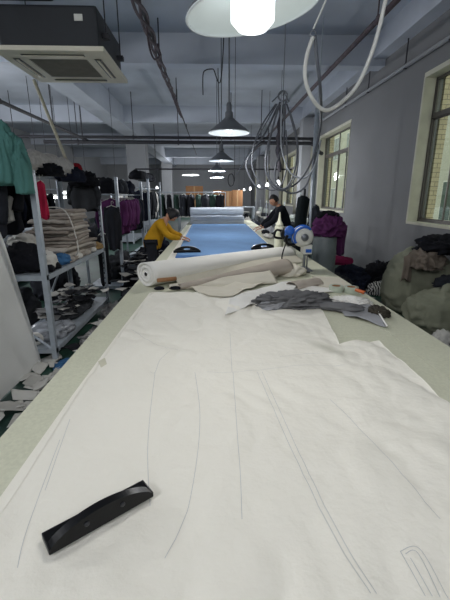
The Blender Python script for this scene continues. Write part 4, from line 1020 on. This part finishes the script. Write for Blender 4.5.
heap('offcut_pile', 'pale grey offcut pile on the floor at the far left table corner', 'fabric', (-1.0, 3.95, 0), (.42, 1.0, .34), fab('pale_offcuts', (150, 148, 146), var=.4, vs=12), 181, sub=5, amp=.4, f=2.4)
heap('offcut_pile', 'low grey offcut pile on the floor just behind the near rack post', 'fabric', (-1.32, 4.0, 0), (.36, .8, .14), fab('pale_offcuts', (150, 148, 146)), 185, sub=5, amp=.4, f=2.6)
heap('offcut_pile', 'grey crinkled offcut pile on the floor beside the far end of the near rack', 'fabric', (-1.34, 4.85, 0), (.36, .8, .22), scr_m[0], 186, sub=5, amp=.4, f=2.6)
heap('clothes_pile', 'dim grey clothes pile behind the lower shelf of the near rack', 'clothes', (-2.55, 4.6, 0), (.6, 1.1, .5), DGR, 187, sub=4, amp=.35)
# near floor scraps left + right
scraps(((-1.72, -1.25), (2.1, 3.6)), 26, 'white paper or cloth scrap on the green floor between white board and table', 'white scraps on the left floor', [WH, WH, scr_m[2]], 0, 0, (.8, 1.6), 12)
heap('cloth_bundle', 'steel blue cloth on the floor at the near rack foot', 'fabric', (-1.42, 3.32, 0), (.26, .34, .07), BLC, 182, sub=4)
heap('cloth_bundle', 'pale crumpled sheet on the floor beside the blue cloth', 'fabric', (-1.25, 3.05, 0), (.3, .5, .08), WH, 183, sub=4)
scraps(((-1.45, -1.15), (3.5, 4.6)), 22, 'pale offcut on the floor between near rack and table', 'pale offcuts beside the near rack', scr_m, .0, .10, (.9, 1.5), 14)
scraps(((1.9, 3.3), (3.3, 5.9)), 70, 'white or dark scrap on the green floor below the olive sacks', 'scraps on the right floor', [WH, WH, BLK, scr_m[0], scr_m[2]], 0, 0, (.5, 1.0), 15)

# white board leaning at the near left
BRD = mat('white_board', (226, 226, 222), .5, .05, 2)
bm = B(); n = 20; g0 = []
for i in range(n + 1):
    row = []
    for j in range(13):
        v = j / 12; u = i / n; y = 1.9 + 1.52 * u; zz = 1.28 * v
        if u > .93: zz = 1.28 * v * 1
        x = -1.71 - .19 * v ** 1.1 - .03 * sin(u * 3)
        row.append(bm.verts.new((x, y, zz + .012)))
    g0.append(row)
for i in range(n):
    for j in range(12): bm.faces.new((g0[i][j], g0[i + 1][j], g0[i + 1][j + 1], g0[i][j + 1]))
bmesh.ops.recalc_face_normals(bm, faces=bm.faces[:]); bmesh.ops.solidify(bm, geom=bm.faces[:], thickness=.012)
tag(obj('foam_board', bm, BRD, smooth=False), 'large white board leaning beside the near end of the left rack', 'board')

# ------------------------------------------------------------------ right side heaps
def sack(label, c, s, seed, m=OLV, rz=0):
    t = thing('fabric_sack', label, 'sack', c, 'olive sacks under the near window')
    bm = B(); bmesh.ops.create_icosphere(bm, subdivisions=5, radius=1); o = Vector((seed, seed * 2, 0))
    for v in bm.verts:
        p = v.co.copy(); e = .78
        q_ = Vector([math.copysign(abs(x) ** e, x) for x in p])
        w_ = noise.noise_vector(p * 1.5 + o) * .4
        d = 1 + .12 * noise.noise(p * 1.3 + o) + .08 * (ridge(Vector((p.x * 1.6, p.y * 1.6, p.z * .9)) + o + w_, 1.8) - .5) + .05 * (ridge(Vector((p.x, p.y, p.z * 3)) + o + w_, 2.4) - .5) + .02 * ridge(p + o * 2, 6)
        v.co = q_ * d
        if v.co.z < -.8: v.co.z = -.8
        k = 1 - .22 * max(0, v.co.z) ** 2; v.co.x *= k; v.co.y *= k
    zmin = min(v.co.z for v in bm.verts); zmax = max(v.co.z for v in bm.verts)
    for v in bm.verts: v.co = Matrix.Rotation(rz, 3, 'Z') @ Vector((v.co.x * s[0] / 2, v.co.y * s[1] / 2, (v.co.z - zmin) / (zmax - zmin) * s[2]))
    obj('sack_body', bm, m, t, True, local=True)
    bm = B(); tube(bm, catmull([(-.12 * s[0], -.1, s[2] * .93), (-.02, -.04, s[2] * 1.0), (.1 * s[0], .02, s[2] * .95)], 5), lambda q_: .05 * sin(q_ * pi) + .02, 10); obj('gathered_neck', bm, m, t, True, local=True)
    return t
sack('big olive sack against the wall under the near window', (2.93, 5.05, 0), (.90, .9, .92), 3)
sack('low wide olive sack in front of the bigger one', (2.86, 4.28, 0), (.95, .66, .52), 8, rz=.1)
sack('olive sack at the right picture edge', (3.04, 3.55, 0), (.72, .7, .86), 14)
heap('cloth_bundle', 'black cloth heaped on top of the olive sacks', 'fabric', (3.02, 4.75, .88), (.75, .8, .26), BLK, 201, sub=5, amp=.35)
heap('cloth_bundle', 'taupe cloth draped over the olive sack top', 'fabric', (2.76, 4.66, .70), (.5, .55, .26), fab('taupe_drape', (118, 108, 98)), 202, sub=5, amp=.3)
heap('cloth_bundle', 'dark patch of cloth between the olive sacks', 'fabric', (2.95, 4.38, .47), (.45, .35, .2), CHAR, 203, sub=4, amp=.3)
garment('shirt', 'taupe cloth strip hanging down the olive sack front', 'fabric', (2.53, 4.66, .88), .12, .34, .08, fab('taupe_drape', (118, 108, 98)), 204, rz=R(-30), sleeves=False, hook=False)
heap('plastic_bag', 'white plastic bag on the floor at the right picture edge', 'plastic bag', (2.52, 3.72, 0), (.26, .24, .2), WH, 205, sub=4)
heap('clothes_pile', 'black clothes pile against the right wall, larger right part', 'clothes', (3.08, 6.5, 0), (.68, .9, .50), BLK, 206, sub=5, amp=.36, f=2)
heap('clothes_pile', 'dark clothes pile against the right wall, lower left part', 'clothes', (2.5, 6.55, 0), (.75, 1.0, .42), NAVY, 207, sub=5, amp=.36, f=2)
heap('clothes_pile', 'charcoal clothes pile close behind the table edge', 'clothes', (2.05, 6.1, 0), (.7, .8, .36), CHAR, 208, sub=5, amp=.36, f=2)
heap('cloth_bundle', 'magenta cloth lying on the dark pile near the wall', 'fabric', (2.36, 6.9, .36), (.66, .4, .16), MAG, 209, sub=4, amp=.22)
STR = mat('striped_cloth', (200, 200, 196), .9)
nn = STR.node_tree.nodes; ll = STR.node_tree.links; wv = nn.new('ShaderNodeTexWave'); wv.inputs['Scale'].default_value = 9; wv.inputs['Distortion'].default_value = 2.5; rp = nn.new('ShaderNodeValToRGB'); rp.color_ramp.interpolation = 'CONSTANT'; rp.color_ramp.elements[1].position = .5; rp.color_ramp.elements[0].color = lin((30, 30, 34)); rp.color_ramp.elements[1].color = lin((196, 194, 190))
tc = nn.new('ShaderNodeTexCoord'); ll.new(tc.outputs['Object'], wv.inputs['Vector']); ll.new(wv.outputs['Fac'], rp.inputs['Fac']); ll.new(rp.outputs['Color'], nn['Principled BSDF'].inputs['Base Color'])
heap('cloth_bundle', 'black and white striped cloth in front of the black pile', 'fabric', (2.86, 5.96, .0), (.55, .42, .24), STR, 210, sub=4, amp=.22)
# grey drum sack with purple clothes
DRM = mat('grey_drum_plastic', (112, 120, 122), .35, .2, 4, .3, 12)
t = thing('plastic_drum', 'grey-green drum wrapped in film beside the table, topped with purple clothes', 'drum', (1.80, 5.9, 0))
bm = B(); lathe(bm, [(.16, 0), (.18, .02), (.185, .3), (.19, .34), (.185, .38), (.185, .7), (.19, .74), (.185, .78), (.18, .96), (.17, 1.0)], 28, (1.80, 5.9, 0)); obj('drum_body', bm, DRM, t, True)
heap('cloth_bundle', 'purple clothes heap lying on the grey drum', 'clothes', (1.84, 5.92, .98), (.60, .55, .36), PUR, 211, sub=5, amp=.36, f=1.8)
heap('cloth_bundle', 'black cloth on top of the purple clothes heap', 'clothes', (1.86, 6.05, 1.22), (.42, .4, .16), BLK, 212, sub=4, amp=.3)
garment('jacket', 'purple garment sliding down the right side of the drum', 'jacket', (2.07, 6.0, 1.2), .22, .52, .1, PUR, 213, rz=R(10), sleeves=False, hook=False)
# dark fabric bolt leaning behind machine, post
t = thing('fabric_roll', 'tall black covered roll standing upright behind the cutting machine', 'fabric roll', (1.62, 6.6, 0))
bm = B(); tube(bm, [(1.50, 6.6, .0), (1.52, 6.6, .6), (1.56, 6.6, 1.3), (1.59, 6.6, 1.56), (1.60, 6.6, 1.60)], lambda q_: .105 if q_ < .9 else .05, 20); obj('rolled_fabric', bm, fab('dark_cover', (30, 36, 38)), t, True)
bm = B(); tube(bm, [(1.60, 6.6, 1.58), (1.60, 6.6, 1.72)], .02, 8); obj('tube_end', bm, DARK, t)
pipe('support_pole', 'pale vertical metal pole right of the black covered roll', 'pole', [(1.95, 7.4, 0), (1.95, 7.4, 3.15)], .05, GALV, [(1.95, 7.4, 3.1)])
heap('coat', 'dark grey coat draped between the pole and the drum', 'coat', (1.72, 6.3, .95), (.26, .2, .52), CHAR, 214, sub=4)
# chairs
def chair(label, x, y, rz):
    t = thing('folding_chair', label, 'chair', (0, 0, 0), 'dark chairs behind the cutting machine')
    bm = B(); box(bm, (-.2, -.2, .43), (.2, .2, .47), .01); obj('seat', bm, CHAR, t, local=True)
    bm = B(); box(bm, (-.2, .18, .62), (.2, .21, .92), .01); obj('backrest', bm, CHAR, t, local=True)
    for sx in (-1, 1):
        bm = B(); tube(bm, [(sx * .18, .18, 0), (sx * .18, .19, .92)], .012, 8); obj('leg', bm, RAW, t, local=True)
        bm = B(); tube(bm, [(sx * .18, -.18, 0), (sx * .18, -.18, .44)], .012, 8); obj('leg', bm, RAW, t, local=True)
    t.location = (x, y, 0); t.rotation_euler.z = rz; return t
chair('dark folding chair just behind the cutting machine', 1.52, 5.3, R(60))
chair('dark folding chair beyond the first, beside the man in black', 1.62, 7.3, R(80))

# ------------------------------------------------------------------ sewing line on the right
def station(label):
    t = thing('sewing_table', label, 'sewing machine table', (0, 0, 0), 'sewing tables in the right-hand line')
    bm = B(); box(bm, (-.6, -.28, .72), (.6, .28, .76), .005); obj('tabletop', bm, mat('pale_top', (168, 168, 160), .6), t, local=True)
    for sx in (-1, 1):
        bm = B(); box(bm, (sx * .5 - .025, -.05, .04), (sx * .5 + .025, .05, .72)); box(bm, (sx * .5 - .03, -.26, 0), (sx * .5 + .03, .26, .04)); obj('leg', bm, GREYM, t, local=True)
    bm = B(); box(bm, (-.25, -.1, .76), (.25, .1, .81), .01); box(bm, (.15, -.06, .81), (.25, .08, 1.05), .015); box(bm, (-.25, -.05, .98), (.2, .07, 1.08), .02); box(bm, (-.25, -.04, .86), (-.17, .05, .98), .01); mh = obj('machine_head', bm, mat('machine_green', (176, 184, 176), .4), t, local=True)
    bm = B(); lathe(bm, [(.03, -.02), (.065, -.02), (.065, .02), (.03, .02)], 20, (.28, 0, 1.0), Matrix.Rotation(pi / 2, 3, 'Y')); obj('hand_wheel', bm, DARK, mh, local=True)
    bm = B(); tube(bm, [(.45, .2, .76), (.45, .2, 1.45)], .01, 6); tube(bm, [(.3, .2, 1.4), (.6, .2, 1.4)], .008, 6); st_ = obj('thread_stand', bm, GALV, t, local=True)
    return t
wm = [WH, DGR, BLC, PUR, CHAR, WH]
st0 = None; cnt = 0
for i in range(6):
    for j, x in enumerate((2.35,)):
        lb = 'sewing machine table, %s of the right-hand line counted from the camera' % pos[i]
        if st0 is None: st0 = station(lb); o = st0
        else: o = dup(st0, label=lb)
        o.location = (x, 8.9 + i * 1.9, 0); o.rotation_euler.z = R(90)
        heap('cloth_bundle', 'cloth pieces on the %s right-hand sewing table' % pos[i], 'fabric', (x - .12, 8.55 + i * 1.9, .762), (.35, .4, .16), wm[i], 230 + i, sub=3, amp=.3)
        heap('clothes_pile', 'clothes pile on the floor left of the %s right-hand sewing table' % pos[i], 'clothes', (x - .75 + .1 * (i % 2), 9.4 + i * 1.9, 0), (.6, .8, .75), [CHAR, GRY2, NAVY, DGR, WH, CHAR][i], 240 + i, sub=4, amp=.34)
# red sign on pier
t = thing('fire_sign', 'small red sign on the pale column beyond the man in black', 'sign', tuple(ay(284, 200, 19.5)))
# curtains / pale panels between windows (right far)
for i, (y, lb) in enumerate(((13.0, 'pale curtain strip hanging beside the second window'), (15.4, 'pale curtain hanging before the third window, near side'), (18.9, 'pale curtain hanging before the third window, far side'), (21.5, 'pale curtain hanging beside the fourth window'))):
    bm = B(); n = 24; g0 = []
    for k in range(n + 1):
        yy = y - .28 + .56 * k / n; xx = XR - .09 + .03 * sin(k * 1.6)
        g0.append([bm.verts.new((xx, yy, z)) for z in (.9, 1.6, 2.4, 3.4)])
    for k in range(n):
        for j in range(3): bm.faces.new((g0[k][j], g0[k][j + 1], g0[k + 1][j + 1], g0[k + 1][j]))
    bmesh.ops.solidify(bm, geom=bm.faces[:], thickness=.006)
    tag(obj('curtain', bm, fab('pale_curtain', (186, 184, 170), var=.08), smooth=True), lb, 'curtain', 'pale curtains along the right wall')
p = ay(284, 200, 19.4)
bpy.data.objects.remove(t)
t = thing('fire_box', 'small red box on the pale pillar beyond the man in black', 'box', (p.x, 19.35, p.z)); bm = B(); box(bm, (p.x - .12, 19.44, p.z - .2), (p.x + .12, 19.56, p.z + .15), .01); rb = obj('box_body', bm, mat('red_paint', (190, 40, 40), .5), t)
bm = B(); box(bm, (p.x - .09, 19.43, p.z - .02), (p.x + .09, 19.44, p.z + .02)); obj('white_band', bm, WHITEP, t)

# ------------------------------------------------------------------ beyond the table
# brown boxes
bx = [(186, 203, 186, 208, 17.5, 'tall brown carton stack left of the far lamps, upper part'), (213, 224, 190, 205, 18.0, 'brown carton under the far lamps, left'), (224, 232, 191, 205, 18.0, 'brown carton under the far lamps, middle'), (232, 243, 190, 205, 18.0, 'brown carton under the far lamps, right')]
sh = thing('storage_shelf', 'shelf holding brown cartons beyond the far end of the table', 'shelf', (.1, 18.2, 0))
bm = B(); box(bm, (-1.6, 17.9, 1.08), (2.0, 18.7, 1.12)); obj('shelf_board', bm, GALV, sh)
for x in (-1.58, 0, 1.98):
    bm = B(); box(bm, (x - .03, 17.9, 0), (x + .03, 17.96, 1.08)); obj('leg', bm, GALV, sh)
    bm = B(); box(bm, (x - .03, 18.64, 0), (x + .03, 18.7, 1.08)); obj('leg', bm, GALV, sh)
for (a, b_, y0, y1, Y, lb) in bx:
    p0, p1 = ay(a, y1, 18.0), ay(b_, y0, 18.0)
    t = thing('carton', lb, 'box', ((p0.x + p1.x) / 2, 18.3, 1.12), 'brown cartons on the far shelf')
    bm = B(); box(bm, (p0.x + .01, 18.0, 1.122), (p1.x - .01, 18.55, p1.z), .01); obj('carton_body', bm, CARD, t)
    bm = B(); box(bm, ((p0.x + p1.x) / 2 - .03, 17.996, 1.13), ((p0.x + p1.x) / 2 + .03, 18.0, p1.z - .01)); obj('tape_strip', bm, mat('carton_tape', (176, 140, 96), .4), t)
DGN = fab('dark_green_cloth', (40, 58, 52))
for k in range(9):
    xx = -1.85 + k * .27
    garment('shirt', '%s dark garment hanging beyond the far white roll, from the left' % (pos + ['ninth'])[k], 'shirt', (xx, 14.2, 1.68), .4, .8, .16, [DGN, BLK, DGN, CHAR, BLK, DGN, CHAR, DGN, BLK][k], 260 + k, rz=R(70 + random.uniform(-20, 20)), group='dark garments beyond the far table end')
t = thing('garment_rail', 'garment rail with dark clothes beyond the far end of the table', 'rack', (-.8, 14.2, 0))
bm = B(); tube(bm, [(-2.0, 14.2, 1.73), (.5, 14.2, 1.73)], .015, 8); obj('hanging_rail', bm, GALV, t)
for x in (-2.0, .5):
    bm = B(); tube(bm, [(x, 14.2, 0), (x, 14.2, 1.73)], .016, 8); box(bm, (x - .02, 13.95, 0), (x + .02, 14.45, .03)); obj('upright', bm, GALV, t)
# far cross tables
for k, (x, y, lb) in enumerate(((.9, 20.5, 'low far work table beyond the cartons'), (-1.45, 16.4, 'far work table left of the garment rail'), (1.0, 25, 'farthest work table near the end wall'))):
    t = thing('work_table', lb, 'table', (x, y, 0)); bm = B(); box(bm, (x - 1.1, y - .5, .74), (x + 1.1, y + .5, .78)); obj('tabletop', bm, mat('pale_top', (168, 168, 160), .6), t)
    for sx in (-1, 1):
        for sy in (-1, 1): bm = B(); box(bm, (x + sx * 1.0 - .03, y + sy * .4 - .03, 0), (x + sx * 1.0 + .03, y + sy * .4 + .03, .74)); obj('leg', bm, GREYM, t)
    heap('clothes_pile', ['clothes pile on the low far work table', 'clothes pile on the work table left of the garment rail', 'clothes pile on the farthest work table'][k], 'clothes', (x, y, .78), (1.6, .7, .35), [GRY2, CHAR, DGR][k], 280 + k, sub=4, amp=.3)
# far left: dim tables and racks
for k in range(5):
    heap('clothes_pile', '%s clothes heap along the dim far left floor, from the camera' % pos[k], 'clothes', (-5.0 + .5 * (k % 3), 7 + k * 2.3, 0), (1.2, 1.4, 1.0 + .15 * (k % 2)), [CHAR, DGR, BLK, BRN, NAVY][k], 290 + k, sub=4, amp=.34, group='clothes heaps on the dim left floor')
rack('far steel rack beyond the third one, near the pale column', -3.4, -2.7, 13.0, 15.6, 2.0, (.12, .9, 1.5))
for k in range(6): heap('cloth_bundle', '%s bundle on the far steel rack near the pale column' % pos[k], 'fabric', (-3.05, 13.3 + .42 * k, [1.5, .9][k % 2]), (.55, .4, .3), [WH, CHAR, GRY2, BLK, BLC, DGR][k], 300 + k, sub=3)

# ------------------------------------------------------------------ people
def head_bm(c, r, yaw, pitch):
    """head facing local +X before rotation; r = half height"""
    bm = B(); bmesh.ops.create_icosphere(bm, subdivisions=4, radius=1)
    for v in bm.verts:
        p = v.co
        x, y, z = p.x * .80, p.y * .68, p.z
        if z < 0: x *= 1 + .12 * z; y *= 1 + .28 * z          # jaw narrows
        if p.x > .5 and z < -.45: x += .05                    # chin
        if p.x > .3:
            x += .20 * math.exp(-((p.y / .13) ** 2)) * math.exp(-(((z + .12) / .16) ** 2))   # nose
            x -= .07 * math.exp(-(((abs(p.y) - .32) / .16) ** 2)) * math.exp(-(((z - .05) / .10) ** 2))  # eye sockets
            x += .04 * math.exp(-((p.y / .26) ** 2)) * math.exp(-(((z + .45) / .06) ** 2))   # lips
        v.co = (x, y, z)
    for sy in (-1, 1):
        e = B(); bmesh.ops.create_icosphere(e, subdivisions=2, radius=1)
        join(bm, e, Matrix.Translation((-.02, sy * .70, -.05)) @ Matrix.Diagonal((.13, .06, .2, 1)))
    M = Matrix.Translation(c) @ Matrix.Rotation(yaw, 4, 'Z') @ Matrix.Rotation(pitch, 4, 'Y') @ Matrix.Scale(r, 4)
    bmesh.ops.transform(bm, matrix=M, verts=bm.verts); return bm, M


def hair_bm(M, long_=False):
    bm = B(); bmesh.ops.create_icosphere(bm, subdivisions=4, radius=1)
    dl = []
    for v in bm.verts:
        p = v.co.copy(); k = 1.1 + .03 * noise.noise(p * 6)
        v.co = Vector((p.x * .82 * k - .05, p.y * .74 * k, p.z * 1.03 * k + .02))
        if p.x > (.62 if long_ else .30) and p.z < (.5 if long_ else .42) or p.z < (-.55 if long_ else -.28): dl.append(v)
    bmesh.ops.delete(bm, geom=dl, context='VERTS')
    bmesh.ops.solidify(bm, geom=bm.faces[:], thickness=.08)
    if long_:
        e = B(); bmesh.ops.create_icosphere(e, subdivisions=3, radius=.36); join(bm, e, Matrix.Translation((-.9, 0, -.1)))
    bmesh.ops.transform(bm, matrix=M, verts=bm.verts); return bm


def fingers(wrist, d, n, side, s=1.):
    """hand chains: palm + 5 fingers, d = pointing direction, n = palm normal (down), side = thumb side"""
    d, n, side = Vector(d).normalized(), Vector(n).normalized(), Vector(side).normalized()
    W = Vector(wrist); palm = W + d * .085 * s
    ch = [([W, W + d * .04 * s, palm], [(.022 * s,) * 2, (.032 * s, .017 * s), (.036 * s, .015 * s)])]
    for k, (off, ln) in enumerate(((-.030, .066), (-.010, .075), (.010, .078), (.030, .070))):
        b = palm - side * (-off) * s; m1 = b + (d * .45 + n * .12) * ln * s; m2 = b + (d * .85 + n * .42) * ln * s
        ch.append(([palm - d * .03 * s + side * off * .7 * s, b, m1, m2], [.010 * s, .0095 * s, .0085 * s, .007 * s]))
    tb = W + d * .03 * s + side * .028 * s
    ch.append(([W + d * .02 * s, tb, tb + (d * .6 + side * .8) * .035 * s, tb + (d * 1.0 + side * .7 + n * .3) * .055 * s], [.012 * s, .013 * s, .011 * s, .008 * s]))
    return ch


def person(label, cat, J, top_m, bot_m, hd, long_=False, s=1.):
    t = thing('person', label, 'person', (J['pelvis'][0], J['pelvis'][1], 0))
    V = lambda k: tuple(J[k])
    def mid(a, b, f=.5): return tuple(Vector(J[a]).lerp(Vector(J[b]), f))
    chains = [([V('pelvis'), mid('pelvis', 'chest'), V('chest'), V('neck'), V('headbase')], [.105 * s, .095 * s, .105 * s, .055 * s, .05 * s])]
    for q_ in 'lr':
        chains.append(([V('chest'), V('sh' + q_), V('el' + q_), mid('el' + q_, 'wr' + q_), V('wr' + q_)], [.105 * s, .055 * s, .042 * s, .036 * s, .024 * s]))
        chains.append(([V('pelvis'), V('hip' + q_), V('kn' + q_), V('an' + q_), V('toe' + q_)], [.105 * s, .08 * s, .055 * s, .036 * s, .03 * s]))
    body = skin_mesh(chains, 2)
    for q_, sd in (('l', J['thl']), ('r', J['thr'])):
        for pts, rs in fingers(J['wr' + q_], J['hd' + q_], (0, 0, -1), sd, s):
            join(body, skin_mesh([([tuple(p) for p in pts], rs)], 1))
    hb, M = head_bm(Vector(J['head']), .115 * s, hd[0], hd[1]); join(body, hb)
    obj('body', body, SKIN, t, True)
    obj('hair', hair_bm(M, long_), HAIR, t, True)
    eb = B()
    for sy in (-1, 1):
        e = B(); bmesh.ops.create_icosphere(e, subdivisions=2, radius=.085); join(eb, e, M @ Matrix.Translation((.70, sy * .27, .04)))
    obj('eyes', eb, mat('eye_dark', (40, 34, 32), .3), t, True)
    e_ = .022
    tc_ = [([tuple(Vector(J['pelvis']) + Vector((0, 0, -.14))), V('pelvis'), mid('pelvis', 'chest'), V('chest'), mid('chest', 'neck', .7)], [(.175 * s, .145 * s), (.18 * s, .15 * s), (.16 * s, .13 * s), (.175 * s, .13 * s), .085 * s])]
    for q_ in 'lr':
        w_ = mid('el' + q_, 'wr' + q_, .92)
        tc_.append(([V('chest'), V('sh' + q_), mid('sh' + q_, 'el' + q_), V('el' + q_), w_], [.17 * s, .085 * s, .072 * s, .064 * s, .046 * s]))
    bm = skin_mesh(tc_, 2)
    for v in bm.verts: v.co += noise.noise_vector(v.co * 9) * .012
    obj('jacket', bm, top_m, t, True)
    bc = []
    for q_ in 'lr': bc.append(([V('pelvis'), V('hip' + q_), V('kn' + q_), tuple(Vector(J['an' + q_]) + Vector((0, 0, .05)))], [(.12 * s, .12 * s), .10 * s, .08 * s, .065 * s]))
    obj('trousers', skin_mesh(bc, 2), bot_m, t, True)
    for q_ in 'lr':
        a_, b2 = Vector(J['an' + q_]), Vector(J['toe' + q_])
        obj('shoe', skin_mesh([([(a_.x, a_.y, .05), tuple((a_ * .4 + b2 * .6) * 1), tuple(b2 + (b2 - a_) * .15)], [.045, .044, .035])], 2), BLACK, t, True)
    return t


YEL = fab('mustard_jacket', (196, 148, 38), var=.2)
# person at left leaning over the lay
hx = ay(174, 213, 6.2)
J = dict(pelvis=(-1.00, 6.2, .86), chest=(-.86, 6.2, 1.12), neck=(-.76, 6.2, 1.23), headbase=(-.73, 6.2, 1.26), head=(-.65, 6.2, 1.30),
         shl=(-.83, 6.36, 1.17), shr=(-.83, 6.04, 1.17), ell=(-.70, 6.42, 1.01), elr=(-.72, 5.98, .99), wrl=(-.50, 6.34, .935), wrr=(-.50, 6.08, .925),
         hdl=(1, -.2, -.25), hdr=(1, .2, -.2), thl=(0, -1, 0), thr=(0, 1, 0),
         hipl=(-1.00, 6.30, .82), hipr=(-1.00, 6.10, .82), knl=(-.97, 6.31, .46), knr=(-.98, 6.09, .46), anl=(-1.02, 6.31, .07), anr=(-1.04, 6.09, .07), toel=(-.88, 6.32, .045), toer=(-.90, 6.08, .045))
person('person in a mustard yellow jacket bending over the left side of the blue fabric', 'person', J, YEL, CHAR, (R(5), R(68)), True, .94)
J = dict(pelvis=(1.56, 8.0, .92), chest=(1.48, 8.0, 1.25), neck=(1.40, 7.98, 1.40), headbase=(1.375, 7.98, 1.44), head=(1.29, 7.96, 1.505),
         shl=(1.44, 8.17, 1.35), shr=(1.44, 7.80, 1.35), ell=(1.24, 8.22, 1.12), elr=(1.26, 7.72, 1.10), wrl=(1.03, 8.12, .96), wrr=(1.04, 7.80, .955),
         hdl=(-1, -.1, -.25), hdr=(-1, .1, -.25), thl=(0, -1, 0), thr=(0, 1, 0),
         hipl=(1.56, 8.1, .87), hipr=(1.56, 7.9, .87), knl=(1.50, 8.11, .47), knr=(1.50, 7.89, .47), anl=(1.56, 8.11, .07), anr=(1.56, 7.89, .07), toel=(1.42, 8.12, .045), toer=(1.42, 7.88, .045))
person('person in a black jacket leaning on the right side of the table', 'person', J, fab('black_jacket', (30, 32, 38)), CHAR, (R(195), R(28)))
heap('cloth_bundle', 'white crumpled cloth on the table edge before the person in black', 'fabric', (1.06, 7.0, TZ + .003), (.24, .7, .07), WH, 320, sub=4, amp=.35)
heap('cloth_bundle', 'dark small cloth on the table edge beside the white crumpled cloth', 'fabric', (1.10, 7.75, TZ + .003), (.18, .5, .08), CHAR, 321, sub=4, amp=.35)

# ------------------------------------------------------------------ world
W = bpy.data.worlds.new('World'); S.world = W; W.use_nodes = True
bg = W.node_tree.nodes['Background']; bg.inputs[0].default_value = (.86, .88, .80, 1); bg.inputs[1].default_value = 1.7
# added tube fixtures with no known source, fill light for overall room brightness
def fill_tube(x, y, z, p, lb, rz=0):
    t = thing('tube_light', lb, 'lamp', (x, y, z), 'added twin tube lights that fill the room')  # fixture put in only to carry the added fill light
    bm = B(); box(bm, (-.6, -.06, .03), (.6, .06, .08), .005); obj('batten', bm, WHITEP, t, local=True)
    for sy in (-1, 1):
        bm = B(); tube(bm, [(-.58, sy * .04, 0), (.58, sy * .04, 0)], .014, 8); obj('glass_tube', bm, TUBE, t, True, local=True)
    bm = B(); tube(bm, [(-.4, 0, .08), (-.4, 0, ZC - z)], .005, 6); tube(bm, [(.4, 0, .08), (.4, 0, ZC - z)], .005, 6); obj('suspension_rod', bm, DARK, t, local=True)
    t.rotation_euler.z = rz
    plight((x, y, z - .06), p, .25, (.97, .98, 1), 'added_fill')
fill_tube(1.2, -1.6, 3.3, 105, 'added fill tube light behind the viewpoint, right', R(90))
fill_tube(-2.2, -1.6, 3.3, 140, 'added fill tube light behind the viewpoint, left', R(90))
fill_tube(-6.2, 3.5, 3.3, 260, 'added fill tube light over the far left aisle, nearest', R(90))
fill_tube(-1.5, 27.6, 3.0, 260, 'added fill tube light close to the far end wall', 0)
fill_tube(-6.6, 8.5, 3.3, 300, 'added fill tube light over the far left aisle, second', R(90))
S.cycles.use_denoising = True
